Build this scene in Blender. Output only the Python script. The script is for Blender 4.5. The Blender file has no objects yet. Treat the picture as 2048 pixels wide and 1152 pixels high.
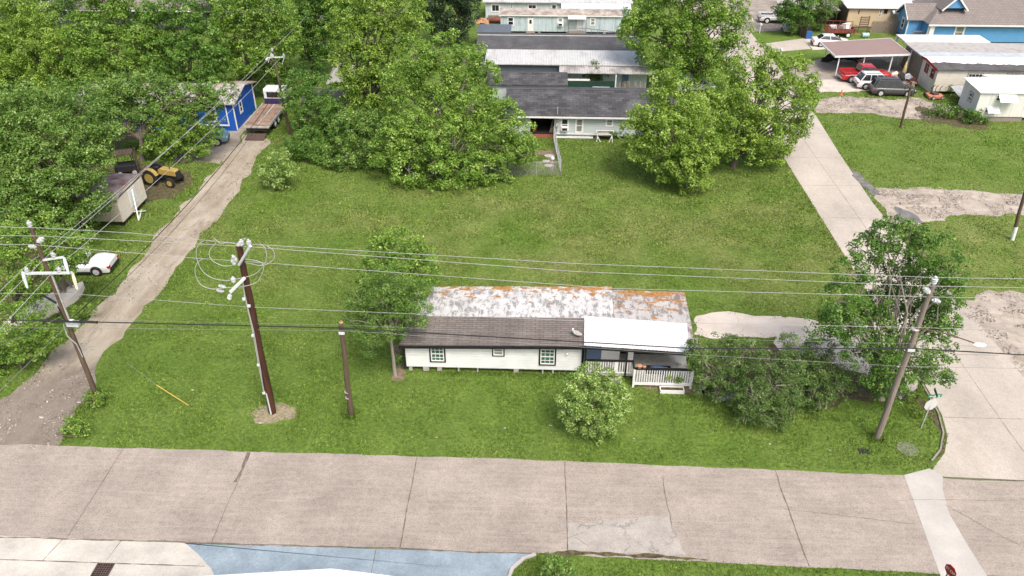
import bpy, bmesh, math, random
import numpy as np
from mathutils import Vector, Matrix
R = math.radians
random.seed(7)
rng = np.random.default_rng(11)
S = bpy.context.scene
COL = S.collection

# ---------------------------------------------------------------- camera
CF, CH, CT, CY = 1561.0, 30.0, R(33.3), R(2.2)
cd = bpy.data.cameras.new('camera'); cam = bpy.data.objects.new('camera', cd); COL.objects.link(cam)
cam.location = (0, 0, CH); cam.rotation_euler = (R(90) - CT, 0, CY)
cd.sensor_width = 36; cd.lens = CF / 2048 * 36; cd.clip_end = 2000; cd.clip_start = .1
S.camera = cam
# ---------------------------------------------------------------- light
SUN_EL, SUN_AZ = R(56), R(152)      # soft high light behind the camera, a little from the right
w = bpy.data.worlds.new('World'); S.world = w; w.use_nodes = True
nt = w.node_tree; sky = nt.nodes.new('ShaderNodeTexSky'); sky.sky_type = 'NISHITA'; sky.sun_disc = False
sky.sun_elevation = SUN_EL; sky.sun_rotation = R(152); sky.air_density = 1.0; sky.dust_density = 6.0; sky.ozone_density = .6
bg = nt.nodes['Background']; bg.inputs[1].default_value = .15
nt.links.new(sky.outputs[0], bg.inputs[0])
sl = bpy.data.lights.new('sun', 'SUN'); sl.energy = 1.4; sl.angle = R(20); sl.color = (1, .975, .94)
so = bpy.data.objects.new('sun', sl); COL.objects.link(so)
sd = Vector((math.sin(SUN_AZ) * math.cos(SUN_EL), math.cos(SUN_AZ) * math.cos(SUN_EL), math.sin(SUN_EL)))
so.rotation_euler = sd.to_track_quat('Z', 'Y').to_euler(); so.location = (0, 0, 60)
S.view_settings.view_transform = 'Standard'; S.view_settings.look = 'None'
S.view_settings.exposure = .6; S.view_settings.gamma = 1

# surveying: turns a sighted direction into a spot on the ground / on the vertical plane at depth Y
def ray(x, y):
    u = (x - 1024) / CF; v = (576 - y) / CF
    Y = math.cos(CT) + v * math.sin(CT); c, s = math.cos(CY), math.sin(CY)
    return (u * c - Y * s, u * s + Y * c, -math.sin(CT) + v * math.cos(CT))
def G(x, y, z=0):
    d = ray(x, y); t = (z - CH) / d[2]; return (d[0] * t, d[1] * t, z)
def at(x, y, Y):
    d = ray(x, y); t = Y / d[1]; return (d[0] * t, Y, CH + d[2] * t)
def dist(p): return math.sqrt(p[0] ** 2 + p[1] ** 2 + (CH - p[2]) ** 2)

# ---------------------------------------------------------------- mesh builder
class MB:
    def __init__(s): s.v = []; s.f = []; s.m = []; s.cm = 0
    def add(s, vs, fs):
        n = len(s.v); s.v += [tuple(map(float, p)) for p in vs]
        for f in fs: s.f.append(tuple(n + i for i in f)); s.m.append(s.cm)
        return s
    def box(s, x0, x1, y0, y1, z0, z1):
        if x0 > x1: x0, x1 = x1, x0
        if y0 > y1: y0, y1 = y1, y0
        if z0 > z1: z0, z1 = z1, z0
        return s.add([(x0,y0,z0),(x1,y0,z0),(x1,y1,z0),(x0,y1,z0),(x0,y0,z1),(x1,y0,z1),(x1,y1,z1),(x0,y1,z1)],
              [(3,2,1,0),(4,5,6,7),(0,1,5,4),(1,2,6,5),(2,3,7,6),(3,0,4,7)])
    def bar(s, a, b, w, h=None, up=(0,0,1)):
        h = h or w; a = Vector(a); b = Vector(b); d = (b - a).normalized(); u = Vector(up)
        if abs(d.dot(u)) > .98: u = Vector((0,1,0))
        r = d.cross(u).normalized() * w / 2; t = r.cross(d).normalized() * h / 2
        vs = [a-r-t, a+r-t, a+r+t, a-r+t, b-r-t, b+r-t, b+r+t, b-r+t]
        return s.add(vs, [(3,2,1,0),(4,5,6,7),(0,1,5,4),(1,2,6,5),(2,3,7,6),(3,0,4,7)])
    def tube(s, pts, rad, n=8, cap=True):
        pts = [Vector(p) for p in pts]; k = len(pts)
        if not hasattr(rad, '__len__'): rad = [rad] * k
        rings = []; ref = None
        for i, p in enumerate(pts):
            d = (pts[min(i+1, k-1)] - pts[max(i-1, 0)])
            d = d.normalized() if d.length > 1e-9 else Vector((0,0,1))
            if ref is None: ref = Vector((1,0,0)) if abs(d.x) < .9 else Vector((0,1,0))
            r = (ref - d * ref.dot(d)).normalized(); t = d.cross(r); ref = r
            rings.append([p + (r*math.cos(2*math.pi*j/n) + t*math.sin(2*math.pi*j/n)) * rad[i] for j in range(n)])
        vs = [q for rg in rings for q in rg]; fs = []
        for i in range(k-1):
            for j in range(n):
                a = i*n+j; b = i*n+(j+1)%n; fs.append((a, b, b+n, a+n))
        if cap: fs.append(tuple(range(n-1,-1,-1))); fs.append(tuple((k-1)*n+j for j in range(n)))
        return s.add(vs, fs)
    def cyl(s, a, b, r0, r1=None, n=12): return s.tube([a, b], [r0, r0 if r1 is None else r1], n)
    def lathe(s, prof, c=(0,0,0), axis='z', n=16):
        # prof: list of (radius, height)
        vs = []; fs = []; k = len(prof)
        for r, h in prof:
            for j in range(n):
                a = 2*math.pi*j/n; x, y = r*math.cos(a), r*math.sin(a)
                p = (x, y, h) if axis == 'z' else ((x, h, y) if axis == 'y' else (h, x, y))
                vs.append((p[0]+c[0], p[1]+c[1], p[2]+c[2]))
        for i in range(k-1):
            for j in range(n):
                a = i*n+j; b = i*n+(j+1)%n; fs.append((a, b, b+n, a+n))
        fs.append(tuple(range(n-1,-1,-1))); fs.append(tuple((k-1)*n+j for j in range(n)))
        return s.add(vs, fs)
    def ball(s, c, r, n=12, m=8, sc=(1,1,1)):
        pr = [(max(.001, r*math.sin(math.pi*i/m)), -r*math.cos(math.pi*i/m)) for i in range(m+1)]
        k = len(s.v); s.lathe(pr, (0,0,0), 'z', n)
        for i in range(k, len(s.v)):
            v = s.v[i]; s.v[i] = (v[0]*sc[0]+c[0], v[1]*sc[1]+c[1], v[2]*sc[2]+c[2])
        return s
    def prism(s, poly, axis, a, b):
        # poly 2-D in the plane normal to axis: x->(y,z)  y->(x,z)  z->(x,y)
        def P(p, t): return (t, p[0], p[1]) if axis == 'x' else ((p[0], t, p[1]) if axis == 'y' else (p[0], p[1], t))
        n = len(poly); vs = [P(p, a) for p in poly] + [P(p, b) for p in poly]
        fs = [tuple(range(n-1,-1,-1)), tuple(range(n, 2*n))] + [(i, (i+1)%n, (i+1)%n+n, i+n) for i in range(n)]
        return s.add(vs, fs)
    def slab(s, q, t):
        # q: 4 points of the upper face, thickness t downwards
        q = [Vector(p) for p in q]; lo = [p - Vector((0,0,t)) for p in q]
        return s.add(q + lo, [(0,1,2,3),(7,6,5,4),(1,0,4,5),(2,1,5,6),(3,2,6,7),(0,3,7,4)])
    def loft(s, rings, close=True, cap=True):
        n = len(rings[0]); vs = [p for r in rings for p in r]; fs = []
        for i in range(len(rings)-1):
            for j in range(n if close else n-1):
                a = i*n+j; b = i*n+(j+1)%n; fs.append((a, b, b+n, a+n))
        if cap: fs.append(tuple(range(n-1,-1,-1))); fs.append(tuple((len(rings)-1)*n+j for j in range(n)))
        return s.add(vs, fs)
    def build(s, name, mat, parent=None, smooth=False, bevel=0, fix=True):
        me = bpy.data.meshes.new(name); me.from_pydata(s.v, [], s.f)
        if fix or bevel:
            bm = bmesh.new(); bm.from_mesh(me); bmesh.ops.recalc_face_normals(bm, faces=bm.faces)
            if bevel: bmesh.ops.bevel(bm, geom=[e for e in bm.edges if len(e.link_faces) == 2 and e.calc_face_angle(0) > .6], offset=bevel, segments=2, affect='EDGES', profile=.5)
            bm.to_mesh(me); bm.free()
        for m in (mat if isinstance(mat, (list, tuple)) else [mat]): me.materials.append(m)
        if isinstance(mat, (list, tuple)) and not bevel:
            for i, p in enumerate(me.polygons): p.material_index = s.m[i]
        if smooth:
            for p in me.polygons: p.use_smooth = True
            try: me.set_sharp_from_angle(angle=R(40))
            except Exception: pass
        o = bpy.data.objects.new(name, me); COL.objects.link(o)
        if parent: o.parent = parent
        return o

def tag(o, label=None, cat=None, group=None, kind=None):
    if label: o['label'] = label
    if cat: o['category'] = cat
    if group: o['group'] = group
    if kind: o['kind'] = kind
    return o
def thing(name, label, cat, loc=(0,0,0), rz=0, group=None):
    o = bpy.data.objects.new(name, None); COL.objects.link(o); o.location = loc; o.rotation_euler = (0,0,rz)
    o.empty_display_size = .3
    return tag(o, label, cat, group)
def struct(o): o['kind'] = 'structure'; return o
def copy_tree(o, parent=None):
    c = o.copy(); COL.objects.link(c); c.parent = parent
    for ch in list(o.children): copy_tree(ch, c)
    return c

# ---------------------------------------------------------------- materials
def newmat(name):
    m = bpy.data.materials.new(name); m.use_nodes = True; nt = m.node_tree
    return m, nt, nt.nodes['Principled BSDF']
class NG:
    def __init__(s, nt): s.nt = nt; s.tc = nt.nodes.new('ShaderNodeTexCoord')
    def n(s, t, **k):
        x = s.nt.nodes.new(t)
        for a, b in k.items(): setattr(x, a, b)
        return x
    def l(s, a, b): s.nt.links.new(a, b)
    def mapping(s, sc=(1,1,1), rot=(0,0,0), loc=(0,0,0)):
        m = s.n('ShaderNodeMapping'); m.inputs[1].default_value = loc; m.inputs[2].default_value = rot; m.inputs[3].default_value = sc
        s.l(s.tc.outputs['Object'], m.inputs[0]); return m.outputs[0]
    def noise(s, scale, det=4, rough=.55, vec=None, dist=0):
        x = s.n('ShaderNodeTexNoise'); x.inputs['Scale'].default_value = scale; x.inputs['Detail'].default_value = det
        x.inputs['Roughness'].default_value = rough; x.inputs['Distortion'].default_value = dist
        s.l(vec if vec is not None else s.tc.outputs['Object'], x.inputs['Vector']); return x.outputs['Fac']
    def vor(s, scale, vec=None, feat='F1', out='Distance', rnd=1):
        x = s.n('ShaderNodeTexVoronoi'); x.feature = feat; x.inputs['Scale'].default_value = scale; x.inputs['Randomness'].default_value = rnd
        s.l(vec if vec is not None else s.tc.outputs['Object'], x.inputs['Vector']); return x.outputs[out]
    def ramp(s, fac, stops):
        x = s.n('ShaderNodeValToRGB'); cr = x.color_ramp
        while len(cr.elements) < len(stops): cr.elements.new(.5)
        for e, (p, c) in zip(cr.elements, stops):
            e.position = p; e.color = (c, c, c, 1) if not hasattr(c, '__len__') else (*c[:3], 1)
        s.l(fac, x.inputs[0]); return x.outputs[0]
    def mix(s, fac, a, b, mode='MIX'):
        x = s.n('ShaderNodeMix'); x.data_type = 'RGBA'; x.blend_type = mode
        for i, v in ((0, fac), (6, a), (7, b)):
            if hasattr(v, 'is_linked') or isinstance(v, bpy.types.NodeSocket): s.l(v, x.inputs[i])
            else: x.inputs[i].default_value = v if i == 0 else (*v[:3], 1)
        return x.outputs[2]
    def math(s, op, a, b=0.0):
        x = s.n('ShaderNodeMath'); x.operation = op
        for i, v in ((0, a), (1, b)):
            if isinstance(v, bpy.types.NodeSocket): s.l(v, x.inputs[i])
            else: x.inputs[i].default_value = v
        return x.outputs[0]
    def bump(s, h, st, bs, d=.02):
        x = s.n('ShaderNodeBump'); x.inputs['Strength'].default_value = st; x.inputs['Distance'].default_value = d
        s.l(h, x.inputs['Height']); s.l(x.outputs[0], bs.inputs['Normal'])
    def sep(s, ch, vec=None):
        x = s.n('ShaderNodeSeparateXYZ'); s.l(vec if vec is not None else s.tc.outputs['Object'], x.inputs[0]); return x.outputs[ch]

def pm(name, c, var=.12, scale=3, rough=.6, metal=0, bump=.15, c2=None, grime=0, grime_c=(.12,.1,.08), gscale=1.2, stretch=(1,1,1), spec=.4):
    """plain painted / raw surface: slight tone changes, fine bump, optional dirt blotches"""
    m, nt, b = newmat(name); g = NG(nt)
    v = g.mapping(stretch)
    lo = tuple(x * (1 - var) for x in c); hi = tuple(min(1, x * (1 + var)) for x in (c2 or c))
    col = g.ramp(g.noise(scale, 5, .6, v), [(.3, lo), (.7, hi)])
    if grime:
        f = g.ramp(g.noise(gscale, 8, .7, v), [(.62 - .25 * grime, 0), (.72 - .15 * grime, grime)])
        col = g.mix(f, col, grime_c)
    g.l(col, b.inputs['Base Color']); b.inputs['Roughness'].default_value = rough; b.inputs['Metallic'].default_value = metal
    b.inputs['Specular IOR Level'].default_value = spec
    if bump: g.bump(g.noise(scale * 12, 3, .6, v), bump, b, .01)
    return m
def ribbed(name, c, axis=0, pitch=.2, depth=.3, grime=0, grime_c=(.12,.1,.08), gscale=1.0, gstretch=(1,1,1), rough=.5, sharp=False, var=.08, metal=0, rust=None):
    """siding or ribbed sheet: the boards/ribs as bump plus a thin dark joint, dirt of its own shape"""
    m, nt, b = newmat(name); g = NG(nt)
    t = g.math('FRACT', g.math('DIVIDE', g.sep(axis), pitch))
    prof = g.ramp(t, [(0, 0), (.08, 1), (1, .55)]) if sharp else g.ramp(t, [(0, 0), (.12, 1), (.4, 1), (.52, 0), (1, 0)])
    col = g.ramp(g.noise(1.3, 5), [(.3, tuple(x*(1-var) for x in c)), (.7, tuple(min(1,x*(1+var)) for x in c))])
    if grime:
        f = g.ramp(g.noise(gscale, 8, .72, g.mapping(gstretch)), [(.64 - .25*grime, 0), (.74 - .15*grime, min(1, grime))])
        col = g.mix(f, col, grime_c)
    if rust:
        f = g.ramp(g.noise(rust, 8, .75, g.mapping((1,1.6,1), loc=(7,3,1))), [(.54, 0), (.58, 1)])
        col = g.mix(f, col, g.ramp(g.noise(9, 4), [(.3, (.3,.11,.03)), (.7, (.52,.27,.09))]))
    dk = g.ramp(t, [(0, .62), (.06, 1), (1, 1)])
    col = g.mix(1.0, col, dk, 'MULTIPLY')
    g.l(col, b.inputs['Base Color']); b.inputs['Roughness'].default_value = rough; b.inputs['Metallic'].default_value = metal
    g.bump(prof, depth, b, .03)
    return m
def shingle(name, c1, c2, streak=.3, bw=.55, bh=.28, wear=None):
    m, nt, b = newmat(name); g = NG(nt)
    br = g.n('ShaderNodeTexBrick'); br.inputs['Scale'].default_value = 1
    br.inputs['Brick Width'].default_value = bw; br.inputs['Row Height'].default_value = bh
    br.inputs['Mortar Size'].default_value = .02; br.inputs['Mortar Smooth'].default_value = .3
    br.inputs['Color1'].default_value = (*c1, 1); br.inputs['Color2'].default_value = (*c2, 1)
    br.inputs['Mortar'].default_value = (*[x*.45 for x in c1], 1)
    g.l(g.tc.outputs['Object'], br.inputs['Vector'])
    st = g.ramp(g.noise(1.0, 6, .6, g.mapping((1.2,.25,.25))), [(.3, 1 - streak), (.7, 1 + streak*.2)])
    col = g.mix(1.0, br.outputs[0], st, 'MULTIPLY')
    if wear:
        col = g.mix(g.ramp(g.noise(.45, 6, .65), [(.5, 0), (.75, .55)]), col, wear)
    col = g.mix(g.ramp(g.noise(40, 2), [(.4, 0), (.7, .25)]), col, tuple(x*1.8 for x in c2))
    g.l(col, b.inputs['Base Color']); b.inputs['Roughness'].default_value = .9
    g.bump(br.outputs['Fac'], -.5, b, .02)
    return m
def glassy(name, c=(.02,.025,.03), rough=.08):
    m, nt, b = newmat(name); g = NG(nt)
    g.l(g.ramp(g.noise(1.7, 3), [(.3, tuple(x*.6 for x in c)), (.7, tuple(x*1.5 for x in c))]), b.inputs['Base Color'])
    b.inputs['Roughness'].default_value = rough; b.inputs['Specular IOR Level'].default_value = .8
    return m
def paint(name, c, rough=.3, metal=0):
    m, nt, b = newmat(name); g = NG(nt)
    g.l(g.ramp(g.noise(4, 5), [(.3, tuple(x*.88 for x in c)), (.7, c)]), b.inputs['Base Color'])
    b.inputs['Roughness'].default_value = rough; b.inputs['Coat Weight'].default_value = .5; b.inputs['Coat Roughness'].default_value = .08
    b.inputs['Metallic'].default_value = metal
    return m
# ================================================================ SETTING
def grass_mat(name, tuft=False):
    m, nt, b = newmat(name); g = NG(nt)
    big = g.noise(.07, 3, .5); mid = g.noise(.45, 5, .6); fine = g.noise(5, 4, .65)
    lush = g.ramp(mid, [(.3, (.092,.158,.026)), (.55, (.118,.192,.034)), (.75, (.147,.218,.044))])
    dry = g.ramp(mid, [(.3, (.165,.192,.055)), (.7, (.235,.242,.095))])
    # the middle band of the lot is drier and yellower than the strip by the road
    y = g.sep(1); x = g.sep(0)
    band = g.math('MULTIPLY', g.ramp(g.math('DIVIDE', y, 100), [(.40, 0), (.50, .8), (.55, .8), (.68, .15)]), g.ramp(g.math('DIVIDE', g.math('ADD', x, 40), 80), [(.1, .35), (.5, .9), (.9, 1)]))
    f = g.math('MULTIPLY', g.ramp(g.noise(.16, 5, .65), [(.35, 0), (.7, 1)]), g.math('ADD', band, .18))
    col = g.mix(f, lush, dry)
    bare = g.ramp(g.noise(.8, 7, .75, g.mapping(loc=(4,9,0))), [(.66, 0), (.76, .55)])
    if not tuft: col = g.mix(bare, col, (.2,.17,.09))
    col = g.mix(1.0, col, g.ramp(fine, [(.3, .62), (.7, 1.34)]), 'MULTIPLY'); col = g.mix(1.0, col, g.ramp(g.noise(1.6, 5, .7), [(.3, .86), (.7, 1.12)]), 'MULTIPLY')
    if tuft:
        a = g.n('ShaderNodeAttribute', attribute_name='tint')
        col = g.mix(1.0, col, g.ramp(a.outputs['Fac'], [(0, .5), (.5, 1.2), (1, 2.3)]), 'MULTIPLY')
        b.inputs['Transmission Weight'].default_value = 0
    g.l(col, b.inputs['Base Color']); b.inputs['Roughness'].default_value = .9; b.inputs['Specular IOR Level'].default_value = .1
    if not tuft: g.bump(g.noise(14, 4, .7), .7, b, .08)
    return m
def concrete(name, c, speck=.35, stain=.3, sc=.5, c2=None, gravel=0, stretch=(1,1,1), crack=.0, streak=0):
    m, nt, b = newmat(name); g = NG(nt)
    v = g.mapping(stretch)
    col = g.ramp(g.noise(sc, 6, .62, v), [(.3, tuple(x*(1-stain) for x in c)), (.52, c), (.75, c2 or tuple(min(.9,x*1.18) for x in c))])
    col = g.mix(1.0, col, g.ramp(g.noise(3.2, 6, .75, g.mapping(loc=(1,7,0))), [(.3, 1-speck*.3), (.7, 1+speck*.25)]), 'MULTIPLY'); col = g.mix(1.0, col, g.ramp(g.noise(17, 3, .85), [(.28, 1 - speck), (.5, 1), (.7, 1 + speck*.5)]), 'MULTIPLY')
    col = g.mix(g.ramp(g.noise(6, 5, .75, g.mapping((1,1,1), loc=(3,1,0))), [(.6, 0), (.72, speck)]), col, tuple(x*.62 for x in c))
    if streak:
        col = g.mix(g.ramp(g.noise(1, 6, .7, g.mapping((.35,5,1))), [(.45, 0), (.7, streak)]), col, tuple(min(.9, x*1.3) for x in c))
    if crack:
        nz = g.n('ShaderNodeTexNoise'); nz.inputs['Scale'].default_value = .7; nz.inputs['Detail'].default_value = 7; nz.inputs['Roughness'].default_value = .7
        g.l(g.tc.outputs['Object'], nz.inputs['Vector']); va = g.n('ShaderNodeVectorMath', operation='MULTIPLY_ADD')
        g.l(nz.outputs['Color'], va.inputs[0]); va.inputs[1].default_value = (2.6,2.6,0); g.l(g.tc.outputs['Object'], va.inputs[2])
        wob = g.vor(.33, va.outputs[0], 'DISTANCE_TO_EDGE')
        brk = g.ramp(g.noise(.5, 4, .6, g.mapping(loc=(9,2,0))), [(.42, 0), (.55, 1)])
        col = g.mix(g.math('MULTIPLY', g.math('MULTIPLY', g.ramp(wob, [(0, 1), (.006, .9), (.02, 0)]), brk), crack), col, tuple(x*.35 for x in c))
    if gravel:
        col = g.mix(g.ramp(g.noise(.9, 7, .75, g.mapping(loc=(2,8,0))), [(.45, 0), (.6, gravel)]), col, (.3,.25,.19))
        col = g.mix(g.ramp(g.noise(1.1, 7, .8, g.mapping(loc=(12,3,0))), [(.6, 0), (.68, gravel*.8)]), col, (.11,.15,.035))
    g.l(col, b.inputs['Base Color']); b.inputs['Roughness'].default_value = .92; b.inputs['Specular IOR Level'].default_value = .25
    g.bump(g.noise(30, 4, .8), .35, b, .015)
    return m
M = {}
M['grass'] = grass_mat('grass_ground'); M['tuft'] = grass_mat('grass_blades', True)
M['road'] = concrete('road_concrete', (.33,.285,.245), .55, .2, .35, (.41,.355,.305), streak=.5)
M['street'] = concrete('street_concrete', (.45,.405,.35), .3, .2, .3, (.53,.48,.42), stretch=(1,.5,1))
M['gutter'] = concrete('gutter_concrete', (.45,.43,.395), .12, .1, .5)
M['apron'] = concrete('apron_concrete', (.52,.49,.43), .2, .26, .6, (.62,.59,.53))
M['bluepave'] = concrete('blue_pavement', (.27,.335,.385), .3, .2, .7, (.35,.42,.475))
M['broken'] = concrete('broken_concrete', (.44,.385,.33), .3, .3, .55, (.56,.5,.43), gravel=.75, crack=.7, stretch=(.6,1.4,1))
M['pad'] = concrete('pale_pad', (.55,.49,.43), .15, .2, .5, crack=.35)
M['wornpatch'] = concrete('worn_patch', (.375,.345,.31), .3, .16, .9, crack=.7)
M['kerb'] = concrete('kerb_concrete', (.27,.25,.21), .4, .3, 1.2)
M['dirtpark'] = concrete('dirty_concrete', (.32,.28,.24), .25, .45, .4, (.46,.41,.36), gravel=.35, crack=.5)
def dirt_mat():
    m, nt, b = newmat('dirt_track'); g = NG(nt)
    col = g.ramp(g.noise(.5, 7, .68, g.mapping((1.4,.5,1))), [(.28, (.235,.195,.145)), (.48, (.36,.31,.24)), (.7, (.47,.42,.34))])
    # two wheel lines worn darker along the lane, wet mud near the main road
    x = g.math('ADD', g.sep(0), g.math('MULTIPLY', g.noise(.15, 3), 1.6))
    ruts = g.ramp(g.math('FRACT', g.math('DIVIDE', g.math('ADD', x, 30.2), 1.7)), [(.3, 0), (.45, .45), (.6, 0)])
    col = g.mix(g.math('MULTIPLY', ruts, g.ramp(g.noise(.6, 5, .7), [(.4, 0), (.6, 1)])), col, (.2,.155,.115))
    mud = g.ramp(g.math('ADD', g.math('DIVIDE', g.sep(1), 100), g.math('MULTIPLY', g.math('SUBTRACT', g.noise(.6, 5, .6), .5), .09)), [(.30, 1), (.345, 1), (.375, 0)])
    col = g.mix(g.math('MULTIPLY', mud, .8), col, g.ramp(g.noise(1.1, 6, .7), [(.35, (.15,.125,.105)), (.7, (.24,.205,.175))]))
    col = g.mix(g.ramp(g.noise(22, 3, .8), [(.58, 0), (.68, .6)]), col, (.58,.53,.46))
    col = g.mix(g.ramp(g.noise(16, 3, .8, g.mapping(loc=(5,5,5))), [(.58, 0), (.68, .4)]), col, (.13,.1,.08))
    g.l(col, b.inputs['Base Color']); b.inputs['Roughness'].default_value = .95; b.inputs['Specular IOR Level'].default_value = .2
    g.bump(g.noise(9, 6, .75), .7, b, .06); return m
M['dirt'] = dirt_mat()
M['soil'] = pm('bare_soil', (.2,.155,.11), .35, 5, .95, bump=.6, spec=.1)
M['sandsoil'] = pm('sandy_soil', (.29,.24,.165), .35, 6, .95, bump=.6, spec=.1, grime=.6, grime_c=(.09,.13,.03), gscale=2.5)
M['mulch'] = pm('dark_mulch', (.075,.06,.04), .45, 4, .95, bump=.8, spec=.1, c2=(.11,.1,.05))

def hsh(i, s=0): return math.sin(i * 12.9898 + s * 78.233) * 43758.5453 % 1
def wob(poly, amp=.25, step=.8, seed=0, px=True):
    """an outline with an uneven, weathered edge"""
    P2 = [G(*p)[:2] if px else p for p in poly]; out = []; k = 0; r = random.Random(seed)
    for a, b in zip(P2, P2[1:] + P2[:1]):
        L = math.hypot(b[0]-a[0], b[1]-a[1]); n = max(1, int(L / step))
        nx, ny = -(b[1]-a[1])/max(L,1e-6), (b[0]-a[0])/max(L,1e-6)
        for i in range(n):
            t = i / n; k += 1
            o = amp * (.6*math.sin(k*.9 + seed) + .5*math.sin(k*.37 + seed*2) + r.uniform(-.7,.7)) * (.4 if i == 0 else 1)
            out.append((a[0]+(b[0]-a[0])*t + nx*o, a[1]+(b[1]-a[1])*t + ny*o))
    return out
NOG = []
def sheet(name, poly, z, mat, nog=True, skirt=False):
    me = bpy.data.meshes.new(name); me.from_pydata([(x, y, z) for x, y in poly], [], [tuple(range(len(poly)))])
    bm = bmesh.new(); bm.from_mesh(me); bmesh.ops.triangulate(bm, faces=bm.faces)
    for f in bm.faces:
        if f.normal.z < 0: f.normal_flip()
    bm.to_mesh(me); bm.free(); me.materials.append(M[mat]); o = bpy.data.objects.new(name, me); COL.objects.link(o)
    if nog: NOG.append(poly)
    return struct(o)
MB().add([(-700,-60,0),(700,-60,0),(700,1200,0),(-700,1200,0)], [(0,1,2,3)]).build('ground', M['grass'])['kind'] = 'structure'
sheet('dirt_alley', wob([(-31.3,29),(-25.6,29),(-25.7,31.5),(-26.6,36),(-26.2,46),(-26.1,54),(-25.9,63),(-26.6,68),(-26.7,71.5),(-29.5,73),(-29.5,63),(-29.7,54),(-29.4,41),(-30.4,34)], .28, .7, 3, False), .004, 'dirt')
sheet('yard_slab', wob([(-29.6,65.5),(-29.4,77.5),(-31.5,78),(-31.8,73),(-34.5,73),(-34.5,66)], .3, .8, 5, False), .0075, 'dirtpark')
sheet('alley_shoulder', wob([(-30.4,57.9),(-30.5,61),(-31.6,64),(-40,65.5),(-40,58)], .5, .8, 6, False), .0115, 'mulch')
sheet('main_road', wob([(-140,29.55),(-26,29.32),(0,29.28),(19.1,28.9),(21.3,28.75),(140,28.2),(140,22.6),(18.4,22.98),(0,23.4),(-16.2,23.32),(-25,23.4),(-140,23.6)], .035, .45, 1, False), .012, 'road')
kerb = [(22.88,120),(22.9,60),(22.95,36),(22.85,33.6),(22.45,31.9),(21.75,30.6),(20.9,29.7),(20.5,29.25)]
sheet('side_street', [(21.0,28.9)] + kerb[::-1] + [(29.05,120),(29.0,80),(28.4,70),(28.0,60),(28.2,50),(28.9,44),(29.1,37),(29.5,33),(31,30.5),(33.5,28.62)], .016, 'street')
sheet('gutter_strip', [(19.0,28.93),(20.5,29.45),(20.95,28.9),(20.6,28.1),(20.25,26.6),(20.3,24.6),(20.45,22.5),(18.3,22.5),(18.45,24.0),(18.75,26.6)], .020, 'gutter')
sheet('front_apron', [(-60,23.55),(-25.08,23.42),(-16.1,23.34),(-15.2,22.75),(-14.2,21.95),(-13.6,21.2),(-13.3,17),(-60,17)], .018, 'apron')
sheet('blue_pavement', [(-16.2,23.34),(-16.2,23.3),(.25,23.38),(-.5,23.0),(-1.05,22.3),(-1.2,17),(-13.55,17),(-13.85,21.2),(-14.45,21.99),(-15.4,22.79)], .022, 'bluepave')
sheet('worn_patch', wob([(1136,1046),(1250,1038),(1340,1033),(1352,1070),(1375,1112),(1290,1106),(1136,1104)], .08, .3, 8), .0165, 'wornpatch')
sheet('verge_soil', wob([(1080,1107),(1150,1102),(1230,1106),(1300,1108),(1420,1122),(1300,1116),(1200,1112),(1090,1112)], .06, .25, 9), .024, 'mulch')
sheet('house_pad', wob([(1392,632),(1440,624),(1560,632),(1592,648),(1590,668),(1560,672),(1420,676),(1385,668)], .14, .5, 10), .006, 'pad')
sheet('shrub_bed', wob([(1430,690),(1720,680),(1760,800),(1600,810),(1400,790)], .4, .6, 12), .0045, 'mulch')
sheet('side_lot', wob([(1560,640),(1760,640),(1830,760),(1800,800),(1740,750),(1560,700)], .3, .6, 13), .0085, 'pad')
sheet('cross_drive', wob([(1748,376),(1840,375),(1960,384),(2120,392),(2140,445),(2048,432),(1900,430),(1840,452),(1778,446)], .3, .6, 14), .0075, 'broken')
sheet('gravel_corner', wob([(1925,600),(1960,585),(2048,588),(2300,590),(2300,900),(2100,870),(2046,762),(1980,680)], .3, .6, 15), .0085, 'broken')
sheet('upper_drive', wob([(1632,200),(1700,192),(1790,200),(1830,196),(1905,215),(1890,240),(1800,236),(1720,226),(1636,226)], .3, .6, 16), .0075, 'broken')
sheet('parking_slab', wob([(1566,134),(1640,118),(1840,112),(1850,165),(1790,178),(1640,184),(1600,160)], .2, .6, 17), .0075, 'dirtpark')
sheet('parking_front', wob([(1612,160),(1700,158),(1800,172),(1790,181),(1640,185)], .25, .6, 18), .0105, 'pad')
sheet('neighbour_driveway', [G(*p)[:2] for p in [(1519,89),(1606,77),(1622,98),(1543,105)]], .0195, 'street')
sheet('rear_lot', [(23.5,121),(28.9,112),(38,114),(40,135),(20,135)], .0085, 'dirtpark')
sheet('sedan_drive', wob([(1606,76),(1690,80),(1700,95),(1625,100)], .1, .6, 19), .0115, 'pad')
sheet('back_yard_slab', [G(*p)[:2] for p in [(70,-5),(140,-5),(140,42),(74,38)]], .006, 'pad')
sheet('kerb_mud', wob([(1822,793),(1850,800),(1882,838),(1893,870),(1890,905),(1872,918),(1884,895),(1880,865),(1860,835),(1838,812)], .05, .3, 20), .0075, 'mulch')
sheet('pole_bare_patch', wob([(500,826),(520,812),(560,806),(592,815),(590,836),(545,848),(512,846)], .08, .25, 21), .0045, 'sandsoil')
sheet('tree_bare_patch', wob([(782,745),(795,736),(812,742),(808,760),(785,762)], .05, .2, 22), .0045, 'soil')
sheet('house_side_dirt', wob([(782,690),(802,690),(808,738),(795,735)], .08, .25, 23), .0045, 'soil')
sheet('garden_dirt', wob([(1040,302),(1108,300),(1112,345),(1105,348),(1095,310),(1040,312)], .15, .4, 24), .0045, 'soil')
sheet('debris_soil', wob([(1830,215),(1990,235),(1960,262),(1850,245)], .4, .5, 25), .0115, 'mulch')
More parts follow.
